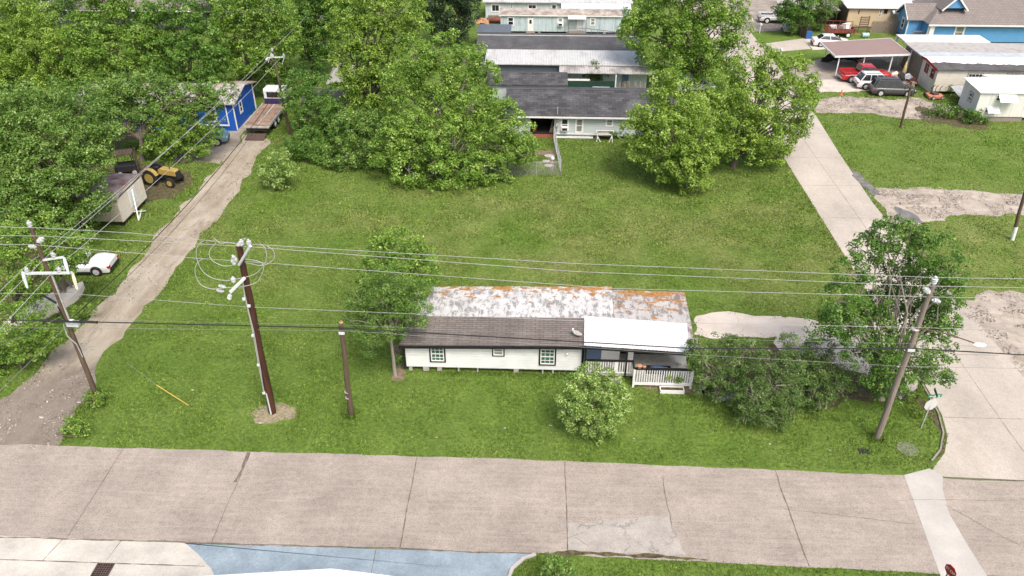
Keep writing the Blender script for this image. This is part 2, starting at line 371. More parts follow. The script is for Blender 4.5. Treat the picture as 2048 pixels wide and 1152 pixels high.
sheet('porch_dirt', wob([(1290,770),(1400,770),(1430,780),(1400,788),(1290,780)], .05, .3, 26), .0045, 'soil')
sheet('truck_wheel_ruts', wob([(585,258),(600,240),(604,243),(590,262)], .08, .3, 27), .0065, 'soil')
# kerb round the corner
def strip(name, pts, w0, h, z, mat):
    rings = []
    for i, p in enumerate(pts):
        a = Vector(pts[max(0, i-1)]); b = Vector(pts[min(len(pts)-1, i+1)]); d = (b - a).normalized(); nn = Vector((-d.y, d.x)) * w0/2
        p = Vector(p); q0 = p + nn; q1 = p - nn
        rings.append([(q0.x,q0.y,z),(q0.x,q0.y,z+h),(q1.x,q1.y,z+h),(q1.x,q1.y,z)])
    mb = MB(); mb.loft(rings); return struct(mb.build(name, M[mat]))
M['wet'] = pm('wet_mud', (.13,.12,.11), .3, 1.5, .25, bump=.1, c2=(.2,.185,.165))
sheet('puddle', wob([(1698,336),(1722,350),(1748,376),(1768,392),(1744,390),(1716,364)], .12, .4, 31), .0205, 'wet')
sheet('puddle', wob([(1788,412),(1830,428),(1850,446),(1800,446)], .2, .4, 32), .0095, 'wet')
sheet('leaf_litter', wob([(-60,36),(-35,37),(-34,41),(-34.3,46),(-35.5,52),(-37.6,58),(-40.5,60),(-41,70),(-37,72.5),(-60,73)], .6, 1, 33, False), .0035, 'mulch')
strip('kerb', [(22.75,44),(22.78,36),(22.68,33.7),(22.3,32.1),(21.6,30.8),(20.8,29.95)], .09, .08, 0, 'kerb')
strip('apron_kerb', [(.2,23.3),(-.35,23.05),(-.85,22.5),(-1.1,21.6),(-1.12,18)], .16, .1, 0, 'gutter')
M['joint'] = pm('joint_tar', (.16,.13,.105), .4, 3, .95)
jm = MB()
def joint(a, b, wd=.035, z=.0225, jit=.03, seed=1, mb=jm):
    r = random.Random(seed); L = math.hypot(b[0]-a[0], b[1]-a[1]); n = max(2, int(L/.22)); L2 = []; o = 0
    nx, ny = -(b[1]-a[1])/L, (b[0]-a[0])/L; vs = []
    for i in range(n+1):
        t = i/n; o += r.uniform(-jit, jit); o *= .9; hw = wd * r.uniform(.25,.8)
        x = a[0]+(b[0]-a[0])*t + nx*o; y = a[1]+(b[1]-a[1])*t + ny*o
        vs += [(x+nx*hw, y+ny*hw, z), (x-nx*hw, y-ny*hw, z)]
    mb.add(vs, [(2*i, 2*i+1, 2*i+3, 2*i+2) for i in range(n)])
Gp = lambda x, y: G(x, y)[:2]
for i, (x0, wd) in enumerate([(-21.86,.03),(-14.98,.03),(-6.13,.045),(1.65,.04)]): joint((x0,29.2), (x0,23.45), wd, jit=.015, seed=i)
joint(Gp(497,905), Gp(470,965), .13, seed=5, jit=.04); joint(Gp(1325,955), Gp(1345,1062), .03, seed=6, jit=.04)
joint(Gp(1550,940), Gp(1618,1133), .05, seed=7, jit=.02)
joint(Gp(1568,1018), Gp(1640,1026), .02, seed=8); joint(Gp(1640,1026), Gp(1830,1048), .02, seed=9)
joint(Gp(1130,1078), Gp(1170,1066), .02, seed=10); joint(Gp(1150,1075), Gp(1175,1092), .02, seed=11); joint(Gp(1890,1010), Gp(2040,1090), .02, seed=12)
joint(Gp(1780,1000), Gp(2048,1000), .015, seed=30)
joint((-40,23.38), (.2,23.38), .06, .026, .02, 13); joint((-60,22.13), (-14.8,22.1), .04, .026, .004, 14)
joint((-19.4,22.13), (-19.2,23.35), .025, .026, .01, 15); joint((-22.3,22.13), (-22.0,23.35), .025, .026, .01, 25)
joint((-7.2,23.3), (-7.05,17), .03, .026, .005, 16); joint((-13.9,21.55), (-1.1,21.5), .02, .026, .005, 17)
joint((21.0,28.82), (33,28.66), .05, .026, .01, 18); joint((25.95,29), (25.9,120), .028, .0205, .01, 19)
for i, y in enumerate([33.4, 39.2, 45.1, 51, 57, 63, 69, 75, 81, 90]): joint((22.9,y), (28.6,y), .028, .0205, .008, 40+i)
joint(Gp(1562,103), Gp(1540,86), .05, .0235, .02, 60)
struct(jm.build('road_joints', M['joint'], fix=False))
# light strip of worn concrete along both sides of every main-road joint is part of the road surface noise

# storm grate
M['iron'] = pm('rusty_iron', (.09,.06,.05), .4, 8, .7, bump=.4); M['pit'] = pm('pit_shade', (.012,.01,.01), .3, 3, .9)
t = thing('storm_drain', 'square rusty iron drain grate set in the pale concrete apron', 'drain grate', (*Gp(205,1142), .0))
MB().box(-.36,.36,-.36,.36,.0195,.024).build('pit_shade', M['pit'], t)  # flat near-black plate, its colour stands in for the shade down the drain
f = MB(); f.box(-.4,.4,.34,.4,.02,.05).box(-.4,.4,-.4,-.34,.02,.05).box(-.4,-.34,-.34,.34,.02,.05).box(.34,.4,-.34,.34,.02,.05); f.build('frame', M['iron'], t)
f = MB()
for i in range(1, 6): f.box(-.34,.34,-.34+i*.113-.018,-.34+i*.113+.018,.026,.044); f.box(-.34+i*.113-.018,-.34+i*.113+.018,-.34,.34,.027,.0452)
f.build('grate_bars', M['iron'], t)
# ================================================================ BUILDINGS
def settle(t):
    """parts were modelled in world metres: bring them into the thing's own frame"""
    T = Matrix.Translation(-Vector(t.location)); seen = set()
    def go(o):
        for c in o.children:
            if c.type == 'MESH' and c.data.name not in seen:
                seen.add(c.data.name); c.data.transform(T)
            go(c)
    go(t); return t
M['glass'] = glassy('window_glass'); M['glassgreen'] = glassy('window_glass_green_blind', (.05,.12,.09)); M['glassgrey'] = glassy('window_glass_blind', (.22,.23,.22), .25)
M['white'] = pm('white_paint', (.78,.78,.77), .05, 2, .5, bump=.08); M['black'] = pm('black_paint', (.018,.018,.02), .3, 3, .5)
M['dark'] = pm('dark_recess', (.02,.018,.016), .5, 1.5, .9)  # near-black, the shade of recesses and open interiors is put into this colour
M['whitesiding'] = ribbed('white_lap_siding', (.83,.84,.84), 2, .2, .35, sharp=True, grime=.06, grime_c=(.45,.46,.42))
M['shingle_brown'] = shingle('brown_grey_shingles', (.14,.12,.108), (.19,.165,.148), .4, .5, .16)
M['shingle_dark'] = shingle('charcoal_shingles', (.032,.032,.036), (.085,.085,.09), .25, .7, .36, wear=(.2,.2,.2))
M['shingle_dark2'] = shingle('worn_charcoal_shingles', (.07,.07,.075), (.09,.09,.095), .3, .5, .3, wear=(.17,.17,.17))
M['shingle_tan'] = shingle('tan_grey_shingles', (.19,.165,.15), (.23,.2,.185), .15, .5, .3)
def oldroof(name, rustmin, rustmax, axis=1, base=(.58,.58,.565), along=.35, dark=(.16,.15,.14), rc=1.0):
    """old white coated roof: grey peeling streaks and orange lichen patches growing from one side"""
    m, nt, b = newmat(name); g = NG(nt)
    col = g.ramp(g.noise(.8, 6, .6), [(.3, tuple(x*.8 for x in base)), (.6, base), (.8, tuple(min(.85,x*1.15) for x in base))])
    f = g.ramp(g.noise(2.2, 8, .78, g.mapping((1.1,.45,1))), [(.49, 0), (.57, .8)])
    col = g.mix(f, col, dark)
    y = g.n('ShaderNodeMapRange'); g.l(g.sep(axis), y.inputs[0]); y.inputs[1].default_value = rustmin; y.inputs[2].default_value = rustmax
    f2 = g.ramp(g.math('ADD', g.math('MULTIPLY', g.noise(1.5, 8, .72, g.mapping((.7,1.1,1), loc=(3,5,2))), 1.0), g.math('MULTIPLY', y.outputs[0], .19)), [(.64, 0), (.665, rc)])
    col = g.mix(f2, col, g.ramp(g.noise(5, 6, .7), [(.3, (.15,.06,.03)), (.5, (.35,.165,.05)), (.7, (.5,.3,.1))]))
    g.l(col, b.inputs['Base Color']); b.inputs['Roughness'].default_value = .85
    g.bump(g.noise(6, 6, .7), .3, b, .02); return m
M['roof_peel'] = oldroof('peeling_white_roof', 39.6-36.3, 42.2-36.3)
M['roof_peel2'] = oldroof('lichen_roof', 37.0-36.3, 42.2-36.3, base=(.45,.44,.425), dark=(.12,.09,.08))
M['metalroof'] = ribbed('white_metal_roof', (.72,.72,.715), 0, .23, .4, var=.05, grime=.1, grime_c=(.5,.5,.48))
M['bluepanel'] = pm('slate_blue_panel', (.14,.21,.33), .1, 2, .7)
M['concblock'] = pm('concrete_block', (.42,.41,.38), .2, 4, .9, bump=.4)

def wface(ax, p, out=1):
    """maps (u along wall, d outwards, z) to world for a wall facing -Y ('y'), -X ('x') or +X ('X')"""
    if ax == 'y': return lambda u, d, z: (u, p - d, z)
    if ax == 'x': return lambda u, d, z: (p - d, u, z)
    return lambda u, d, z: (p + d, u, z)
def wbox(mb, T, u0, u1, d0, d1, z0, z1):
    a = T(u0, d0, z0); b = T(u1, d1, z1); mb.box(a[0], b[0], a[1], b[1], a[2], b[2])
def window(par, T, u0, u1, z0, z1, fr='white', glass='glass', fw=.07, trim=None, tw=.08, cols=1, rows=2, label=None, ac=False):
    f = MB(); e = .035
    if trim:
        q = MB()
        for a in ((u0-tw,u0,z0-tw,z1+tw),(u1,u1+tw,z0-tw,z1+tw),(u0,u1,z1,z1+tw),(u0,u1,z0-tw,z0)): wbox(q, T, a[0],a[1],.001,.05,a[2],a[3])
    for a in ((u0,u0+fw,z0,z1),(u1-fw,u1,z0,z1),(u0+fw,u1-fw,z1-fw,z1),(u0+fw,u1-fw,z0,z0+fw)): wbox(f, T, a[0],a[1],.002,e+.02,a[2],a[3])
    for i in range(1, cols):
        u = u0+(u1-u0)*i/cols; wbox(f, T, u-.015,u+.015,.012,e,z0+fw,z1-fw)
    for i in range(1, rows):
        z = z0+(z1-z0)*i/rows; hw = .035 if (rows == 2 or i*2 == rows) else .014; wbox(f, T, u0+fw,u1-fw,.013,e+.004,z-hw,z+hw)
    w_ = f.build('window', M[fr], par)
    g = MB(); wbox(g, T, u0+.02,u1-.02,.004,.01,z0+.02,z1-.02); g.build('pane', M[glass], w_)
    if trim: q.build('window_trim', M[trim], w_)
    if label: w_['label'] = label
    if ac:
        a = MB(); um = (u0+u1)/2; wbox(a, T, um-.3,um+.3,.03,.38,z0+.02,z0+.42); ab = a.build('air_conditioner', M['white'], par)
        a = MB(); wbox(a, T, um-.24,um+.24,.381,.39,z0+.07,z0+.33); a.build('grille', M['dark'], ab)
    return w_
def walls(mb, x0, x1, y0, y1, z0, z1, t=.12):
    mb.box(x0,x1,y0,y0+t,z0,z1).box(x0,x1,y1-t,y1,z0,z1).box(x0,x0+t,y0+t,y1-t,z0,z1).box(x1-t,x1,y0+t,y1-t,z0,z1)
def gable_x(par, x0, x1, y0, ym, y1, ze0, zr, ze1, mat, t=.12, name='roof', cap=None):
    """roof with its ridge along x"""
    m = MB(); m.prism([(y0,ze0),(ym,zr),(y1,ze1),(y1,ze1-t),(ym,zr-t),(y0,ze0-t)], 'x', x0, x1)
    r = m.build(name, M[mat], par)
    if cap: q = MB(); q.prism([(ym-.16,zr+.002),(ym,zr+.05),(ym+.16,zr+.002)], 'x', x0, x1); q.build('ridge_cap', M[cap], r)
    return r
def gable_end(mb, x, y0, ym, y1, z0, ze0, zr, ze1, t=.12):
    mb.prism([(y0,z0),(y0,ze0),(ym,zr),(y1,ze1),(y1,z0)], 'x', x, x+t)

# ---- the white house on the lot
t = thing('mobile_home', 'long white house with black trim and lichen-stained rear roof, standing alone on the lawn', 'house', (-7.8,36.3,0))
eL, eR, rR, rL = at(797,690,35.95), at(1168,692,35.95), at(1168,636,38.2), at(828,632,38.2)
zE = eL[2]
m = MB(); m.box(-7.8,2.83,36.3,36.42,.36,zE-.06).box(-7.8,-7.68,36.42,41.6,.36,zE-.06).box(-7.68,9.1,41.48,41.6,.36,2.3).box(2.71,2.83,36.42,38.0,.36,zE-.06)
m.box(8.98,9.1,38.0,41.48,.36,2.3)
m.add([(-7.8,36.3,zE-.061),(-7.8,38.2,2.6),(-7.8,41.6,2.3),(-7.79,41.6,zE-.07),(-7.79,36.3,zE-.07)], [(0,1,2,3,4)])
m.build('wall', M['whitesiding'], t)
m = MB(); m.slab([eL, eR, rR, rL], .09); sr = m.build('shingle_roof', M['shingle_brown'], t)
m = MB(); m.bar((eL[0],eL[1]-.03,eL[2]-.12),(eR[0],eR[1]-.03,eR[2]-.12),.05,.2).bar((eL[0]+.02,eL[1],eL[2]-.12),(rL[0]-.02,rL[1],rL[2]-.1),.05,.14)
m.box(-7.86,-7.72,36.24,36.298,.36,zE-.2).box(2.7,2.84,36.24,36.298,.36,zE-.2).build('black_trim', M['black'], t)
a1, a2, b1, b2 = at(828,632,38.2), at(1228,640,38.2), at(1223,573,42), at(841,573,42)
MB().slab([(a1[0],a1[1],a1[2]+.03),(a2[0],a2[1],a2[2]+.03),b1,b2], .12).build('rear_roof', M['roof_peel'], t)
c1, c2, c3, c4 = at(1229,640,38.2), at(1384,655,38.0), at(1369,584,42), at(1223.5,580,42)
m = MB(); m.slab([c1,c2,c3,c4], .12)
d1, d2 = at(1376,706,35.4), at(1391,707,35.4)
m.slab([d1,d2,c2,at(1372,652,38.0)], .1); m.build('side_roof', M['roof_peel2'], t)
m = MB(); p0, p1, p2, p3 = at(1168,692,35.8), at(1377,706,35.4), at(1374,648,38.3), at(1169,634,38.3)
n = 56; top = []; bot = []                                            # ribbed porch roof, real ribs
P0, P1, P2, P3 = map(Vector, (p0, p1, p2, p3))
for i in range(n+1):
    k = i/n; dz = .022 if i % 2 else 0
    a = P0.lerp(P1, k); b = P3.lerp(P2, k); top.append((a.x,a.y,a.z+.05+dz)); bot.append((b.x,b.y,b.z+.05+dz))
m.add(top+bot+[(x,y,z-.03) for x,y,z in top+bot], [(i,i+1,n+2+i,n+1+i) for i in range(n)] + [(2*n+2+i, 3*n+3+i, 3*n+4+i, 2*n+3+i) for i in range(n)] + [(i,2*n+2+i,2*n+3+i,i+1) for i in range(n)])
pr = m.build('porch_roof', M['metalroof'], t, fix=False)
MB().bar((p0[0],p0[1]-.02,p0[2]-.1),(p1[0]+.15,p1[1]-.02,p1[2]-.1),.06,.17).build('porch_beam', M['black'], t)
Tw = wface('y', 36.3)
window(t, Tw, -6.2,-5.42,.84,1.93, glass='glassgreen', trim='black', tw=.09, cols=3, rows=4, fw=.06)
window(t, Tw, -2.5,-1.9,1.38,1.92, trim='black', tw=.07, glass='glassgrey', fw=.08)
window(t, Tw, .28,1.12,.80,1.93, glass='glassgreen', trim='black', tw=.09, cols=3, rows=4, fw=.06)
MB().box(1.78,1.9,36.2,36.3,1.6,1.78).cyl((1.84,36.2,1.66),(1.84,36.12,1.62),.05).build('wall_lamp', M['white'], t)
for i, x in enumerate([-7.6,-6.75,-5.9,-4.65,-3.5,-1.3,0.4,1.0,2.5]):
    w_ = [.2,.35,.28,.08,.08,.3,.08,.1,.22][i]; q = MB(); q.box(x,x+w_,36.34,36.6,0,.36).build('pier', M['concblock'], t)
MB().box(-7.5,2.6,37.0,41.2,0,.34).build('underfloor_shade', M['dark'], t)  # solid near-black block added for the shade between the piers
m = MB(); m.box(2.83,9.1,35.98,38.0,.3,.42).box(5.75,9.15,35.36,35.98,.16,.3).build('porch_floor', M['concblock'], t)
MB().box(2.9,3.95,37.3,37.4,.42,2.5).build('blue_panel', M['bluepanel'], t)
MB().box(3.95,4.15,37.3,37.4,.42,2.5).box(4.15,5.05,37.29,37.4,.42,2.45).box(5.45,5.85,37.1,37.2,.42,2.4).build('white_panel', M['whitesiding'], t)
MB().box(2.84,8.97,37.95,38.05,.42,2.5).build('porch_back', M['dark'], t)  # wall coloured near-black, interior shade painted in
MB().box(7.85,8.55,36.9,36.95,1.2,2.2).box(8.3,8.9,36.7,36.8,.9,1.6).build('hanging_sheet', M['white'], t)
for x, y, zt in ((2.9,35.98,2.3),(5.3,36.0,2.3),(9.05,35.42,2.2)): MB().box(x-.055,x+.055,y-.055,y+.055,.3,zt).build('porch_post', M['black'], t)
m = MB(); m.box(2.84,5.7,35.93,36.03,1.36,1.46).box(5.72,9.12,35.30,35.40,1.32,1.44).box(5.64,5.74,35.36,36.05,1.34,1.45).build('handrail', M['black'], t)
m = MB(); m.box(2.84,5.66,35.95,36.0,.5,.58).box(5.78,9.02,35.32,35.38,.18,.36).box(5.68,5.8,35.28,35.4,.0,1.33).box(9.02,9.14,35.28,35.4,0,1.33).box(4.62,4.85,35.94,36.01,.5,1.36).build('rail_frame', M['white'], t)
for i in range(19):
    x = 2.98 + i*.142
    if not 4.58 < x < 4.88: MB().box(x-.028,x+.028,35.95,35.99,.58,1.36).build('baluster', M['white'], t)
for i in range(23):
    x = 5.93 + i*.139; MB().box(x-.028,x+.028,35.33,35.37,.36,1.32).build('baluster', M['white'], t)
MB().box(4.4,5.1,35.6,35.95,0,.2).build('step', M['concblock'], t)
settle(t)
# satellite dish on the roof
t = thing('satellite_dish', 'small grey satellite dish on the brown shingle roof beside the white porch roof', 'satellite dish', (2.35,36.75,2.35))
m = MB(); m.cyl((0,0,-.02),(0,0,.3),.022); m.bar((-.12,0,0),(.12,0,0),.1,.03); m.build('mast', M['iron'], t)
pr_ = [(.02+.3*math.sin(a), .09*(1-math.cos(a*1.4))) for a in [i*.2 for i in range(8)]]
m = MB(); m.lathe(pr_ + [(pr_[-1][0]-.01, pr_[-1][1]+.02)], (0,0,0)); d_ = m.build('dish', M['concblock'], t, True); d_.rotation_euler = (R(-12), R(20), 0); d_.location = (0,0,.32); d_.scale = (1,.9,1)
MB().bar((0,-.02,.3),(-.2,-.1,.75),.025).box(-.26,-.16,-.14,-.06,.72,.84).build('feed_arm', M['white'], t)
# things on and beside the porch
M['terracotta'] = pm('terracotta', (.45,.24,.14), .2, 5, .8); M['plantgreen'] = pm('leaf_plain', (.1,.22,.03), .3, 8, .7)
M['bluecloth'] = pm('blue_cloth', (.1,.16,.3), .35, 6, .9, bump=.5); M['bluetub'] = pm('blue_plastic', (.03,.12,.36), .2, 3, .4)
m = MB(); m.ball((0,0,0),.3,10,6,(1.5,.8,.7)).ball((.35,.1,-.05),.22,8,6,(1.4,.8,.6)).ball((-.3,.06,-.02),.2,8,6,(1,1,.6)); o = m.build('cloth_pile', M['bluecloth'], None, True); o.location = (7.25,36.3,.62); tag(o, 'crumpled blue cloth heaped behind the porch railing of the white house', 'cloth')
MB().box(6.3,8.4,36.1,36.9,.42,.5)  # (deck level marker, not linked)
o = MB().box(-.75,.75,-.35,.35,-.1,0).build('porch_bench', M['dark']); o.location = (7.3,36.4,.52); tag(o, 'low dark bench behind the porch railing under the blue cloth', 'bench')
for i, (x, s_, lb) in enumerate([(5.98,.17,'larger terracotta pot standing on the porch handrail corner'),(6.28,.11,'smaller terracotta pot standing on the porch handrail')]):
    o = MB().lathe([(s_*.6,0),(s_*.9,s_*.9),(s_,s_),(s_*.85,s_*1.05),(s_*.5,s_*1.3)], (0,0,0), n=12).build('flower_pot', M['terracotta'], None, True); o.location = (x,35.35,1.44); tag(o, lb, 'pot')

# ---- grey-blue house with the charcoal roof behind the big trees
M['greysiding'] = ribbed('grey_blue_siding', (.50,.555,.56), 2, .24, .3, sharp=True, var=.05)
t = thing('long_house', 'pale grey-green house with a long charcoal shingle roof behind the lawn', 'house', (1.4,72.9,0))
m = MB(); m.box(1.35,13,72.9,73.0,.25,2.3).box(-3.2,-1.0,72.9,73.0,.0,2.3).box(-3.2,13,80.9,81.0,0,2.3)
gable_end(m, 12.88, 73.0, 77, 80.9, 0, 2.25, 3.3, 2.2); gable_end(m, -3.2, 73.0, 77, 80.9, 0, 2.25, 3.3, 2.2)
m.box(1.35,1.47,73.0,76,0,2.3).build('wall', M['greysiding'], t)
MB().box(-1.0,1.35,76.0,76.1,0,2.4).box(-1.0,1.35,73,76,.3,.36).build('carport_recess', M['dark'], t)  # shade of the opening painted into the recessed wall and floor
MB().box(-1.1,1.33,72.75,72.9,0,.34).build('brick_step', pm('red_brick', (.3,.11,.07), .3, 6, .9, bump=.5), t)
gable_x(t, -3.5, 13.3, 72.45, 77, 81.3, 2.38, 3.52, 2.3, 'shingle_dark', cap='shingle_dark2')
MB().bar((-3.5,72.42,2.27),(13.3,72.42,2.27),.04,.16).build('fascia', M['white'], t)
Tg = wface('y', 72.9)
for u0, u1, za, zb, ac in ((1.96,2.78,.72,2.02,True),(3.4,4.2,.55,2.0,False),(6.35,7.1,1.25,2.0,False)):
    window(t, Tg, u0+.1,u1-.1,za+.1,zb-.05, trim='white', tw=.1, glass='glassgrey' if not ac else 'glass', ac=ac, fw=.05)
m = MB(); m.bar((1.5,72.8,.5),(6.2,72.86,.42),.05,.1).box(1.4,5.2,72.7,72.84,.05,.2).build('loose_skirting', M['white'], t)
m = MB(); m.tube([(1.62,72.8,.2),(1.62,72.8,3.1)],.035).box(1.5,1.75,72.72,72.84,1.2,1.5).box(1.52,1.72,72.72,72.84,1.7,1.95).ball((1.62,72.8,3.12),.07,8,6); m.build('service_mast', M['concblock'], t)
settle(t)
# second, third roof rows
t = thing('small_house', 'dark shingle roofed house squeezed behind the long charcoal roof, mostly hidden by the big tree', 'house', (-1,84,0))
m = MB(); m.box(-5.3,2.7,82.0,82.1,0,2.3).box(-5.3,2.7,86,86.1,0,2.3); gable_end(m, 2.6, 82.1,84,86,0,2.2,2.75,2.2); gable_end(m, -5.3, 82.1,84,86,0,2.2,2.75,2.2)
m.build('wall', M['greysiding'], t); gable_x(t, -5.5, 2.83, 81.75, 84, 86.3, 2.3, 2.92, 2.3, 'shingle_dark', cap='shingle_dark2'); settle(t)
M['corr'] = ribbed('white_corrugated_roof', (.50,.50,.49), 0, .3, .6, grime=.55, grime_c=(.25,.24,.23), gscale=.7, gstretch=(1,.35,1))
M['corrstain'] = ribbed('stained_corrugated_roof', (.44,.42,.40), 0, .28, .5, grime=.9, grime_c=(.10,.09,.08), gscale=.5, gstretch=(1,.5,1))
M['slatewall'] = ribbed('slate_metal_wall', (.11,.13,.155), 0, .22, .4)
M['palewall'] = ribbed('pale_blue_wall', (.54,.61,.63), 0, .4, .25, grime=.2, grime_c=(.35,.36,.34))
t = thing('metal_shed_house', 'slate metal walled building under a long white corrugated roof with a stained lean-to', 'building', (2,88,0))
m = MB(); m.box(-6.2,1.95,88.0,88.1,0,2.55).build('slate_wall', M['slatewall'], t)
m = MB(); m.box(1.95,12,88.0,88.1,0,2.3).box(-6.2,12,91.9,92,0,2.5).box(-6.2,-6.1,88.1,91.9,0,2.5).box(11.9,12,88.1,91.9,0,2.5).build('wall', M['palewall'], t)
MB().slab([(-6.5,87.6,2.72),(11.6,87.6,2.72),(11.4,92.1,3.05),(-6.5,92.1,3.05)], .1).build('roof', M['corr'], t)
MB().slab([(1.97,85.9,2.33),(12.6,85.9,2.33),(12.6,87.9,2.58),(1.97,87.9,2.58)], .08).build('lean_to_roof', M['corrstain'], t)
for x in (2.1,8.3,12.4): MB().box(x-.05,x+.05,85.95,86.05,0,2.25).build('post', M['white'], t)
MB().box(2.9,5.4,85.98,86.04,1.42,1.62).build('lattice', M['white'], t)
MB().box(2.9,8.2,86.0,86.06,0,1.4).build('green_screen', pm('dark_green_screen', (.012,.045,.032), .3, 2, .7), t)
MB().box(9.2,9.9,87.85,87.99,0,2.1).build('door', M['bluepanel'], t); settle(t)
M['oldwood'] = pm('weathered_wood', (.23,.19,.15), .4, 5, .9, bump=.6, stretch=(3,3,.5))
m = MB(); r_ = random.Random(4)
for i in range(22):
    x = 8.5+i*.13; h = r_.uniform(.8,1.6); m.bar((x,85.6+r_.uniform(-.1,.1),0),(x+r_.uniform(-.15,.15),85.7+r_.uniform(-.1,.2),h),.09,.03)
tag(m.build('picket_stack', M['oldwood']), 'row of uneven grey wood pickets leaning under the stained lean-to', 'wood pile')
t = thing('dark_roof_house', 'long low building with a plain dark grey roof behind the white corrugated roof', 'building', (2,95,0))
m = MB(); m.box(-7.5,11.8,94.2,94.3,0,2.3).box(-7.5,11.8,101,101.1,0,2.3); gable_end(m, -7.5, 94.3,98,101,0,2.3,2.9,2.3); gable_end(m, 11.7, 94.3,98,101,0,2.3,2.9,2.3)
m.build('wall', M['slatewall'], t); gable_x(t, -8.0, 12.1, 93.6, 98, 101.6, 2.42, 3.08, 2.4, 'shingle_dark2', cap='concblock'); settle(t)
M['slatepanel'] = pm('slate_panel', (.075,.085,.105), .15, 2, .7)
t = thing('shed', 'small slate grey flat shed beside the light blue mobile home', 'shed', (-6,104,0))
MB().box(-8.2,-4.3,103.2,105.8,0,2.1).build('wall', M['slatepanel'], t); MB().slab([(-8.7,102.9,2.1),(-4.1,102.9,2.1),(-4.1,106,2.3),(-8.4,106,2.3)], .08).build('roof', M['slatewall'], t); settle(t)
# light blue mobile home
M['lbwall'] = ribbed('light_blue_trailer_wall', (.50,.59,.64), 0, .3, .25, grime=.55, grime_c=(.14,.13,.12), gscale=1.1, gstretch=(2.2,1,.16))
M['roofbrown'] = pm('mossy_brown_roof', (.26,.22,.19), .35, 1.2, .95, bump=.7, grime=.4, grime_c=(.07,.055,.04), gscale=.9, c2=(.38,.33,.29))
t = thing('mobile_home', 'light blue streaked mobile home with a mossy brown roof and a railed ramp', 'mobile home', (2.4,110,0))
MB().box(-5.8,10.75,109.9,112.9,.35,2.55).build('wall', M['lbwall'], t)
gable_x(t, -6.0, 10.9, 109.7, 111.6, 113.1, 2.62, 3.05, 2.6, 'roofbrown')
MB().bar((-6,109.68,2.52),(10.9,109.68,2.52),.04,.14).build('fascia', M['white'], t)
for i, x in enumerate([-5.6,-1.9,-.6,3.3,8.4,10.2]): MB().box(x,x+.35,110,110.3,0,.35).build('pier', M['concblock'], t)
MB().box(-5.5,10.5,110.6,112.5,0,.34).build('underfloor_shade', M['dark'], t)  # dark block standing in for shade beneath the trailer floor
Tl = wface('y', 109.9)
def px2(px0, px1, py0, py1, Y): a = at(px0,py1,Y); b = at(px1,py0,Y); return a[0], b[0], a[2], b[2]
window(t, Tl, *px2(1016,1027,35,50,109.9), trim='white', tw=.08)
window(t, Tl, *px2(1116,1125,36,51,109.9), trim='white', tw=.12, glass='glassgrey', ac=True)
window(t, Tl, *px2(1181,1190,37,50,109.9), trim='white', tw=.1, glass='glassgrey')
u0,u1,z0,z1 = px2(1055,1067,36,63,109.9); d_ = MB().box(u0,u1,109.84,109.9,max(.4,z0),z1).build('door', M['white'], t); MB().box(u0+.25,u1-.25,109.83,109.84,z1-.75,z1-.25).build('door_window', M['glass'], d_)
MB().box(u0-.2,u1+.2,109.2,109.84,.15,.35).build('step', M['oldwood'], t)
u0,u1,z0,z1 = px2(1153,1164,37,60,109.9); d_ = MB().box(u0,u1,109.84,109.9,max(.4,z0),z1).build('door', M['white'], t)
u0,u1,z0,z1 = px2(1136,1172,31,37,109.9); MB().slab([(u0,109.0,z1-.2),(u1,109.0,z1-.2),(u1,109.86,z1+.05),(u0,109.86,z1+.05)], .12).build('awning', M['white'], t)
m = MB(); m.box(u0,u1,108.6,109.84,.3,.38)
for k in range(2): m.bar((u0,108.6,.75+k*.45),(u1,108.6,.75+k*.45),.07)
for k in range(12): x = u0+(u1-u0)*k/11; m.bar((x,108.6,.3),(x,108.6,1.2),.05)
m.bar((u0+.05,108.65,0),(u0+.05,108.65,z1-.3),.1); m.bar((u1,108.65,0),(u1,108.65,z1-.3),.1)
m.bar((u1,108.6,1.2),(u1+4,108.6,.75),.08); m.bar((u1,108.6,.5),(u1+4,108.6,.1),.08)
for k in range(1,6): x = u1+k*.8; m.bar((x,108.6,0),(x,108.6,1.2-k*.09),.07)
m.build('railed_ramp', M['oldwood'], t); settle(t)
t = thing('house', 'pale blue house with a white ribbed roof behind the light blue mobile home', 'house', (2,118,0))
MB().box(-8.4,12.4,117.6,123,.1,2.5).build('wall', M['palewall'], t)
MB().slab([(-8.8,117.2,2.55),(13,117.2,2.55),(13,121,3.2),(-8.8,121,3.2)], .12).build('roof', M['corr'], t)
MB().slab([(2.6,115.2,2.15),(12.6,115.2,2.15),(12.6,117.5,2.5),(2.6,117.5,2.5)], .1).build('porch_roof', M['palewall'], t)
for x in (2.8,12.4): MB().box(x-.06,x+.06,115.3,115.42,0,2.1).build('post', M['white'], t)
MB().box(-8.0,-6.3,117.1,117.59,0,.6).build('skirting', M['oldwood'], t)
Tp = wface('y', 117.6)
for a in ((984,998,10,22),(1057,1072,10,21),(1104,1112,10,20)): window(t, Tp, *px2(*a,117.6), trim='white', tw=.15, cols=2, rows=1, fw=.03)
window(t, Tp, *px2(1021,1025,8,16,117.6), fr='white'); settle(t)

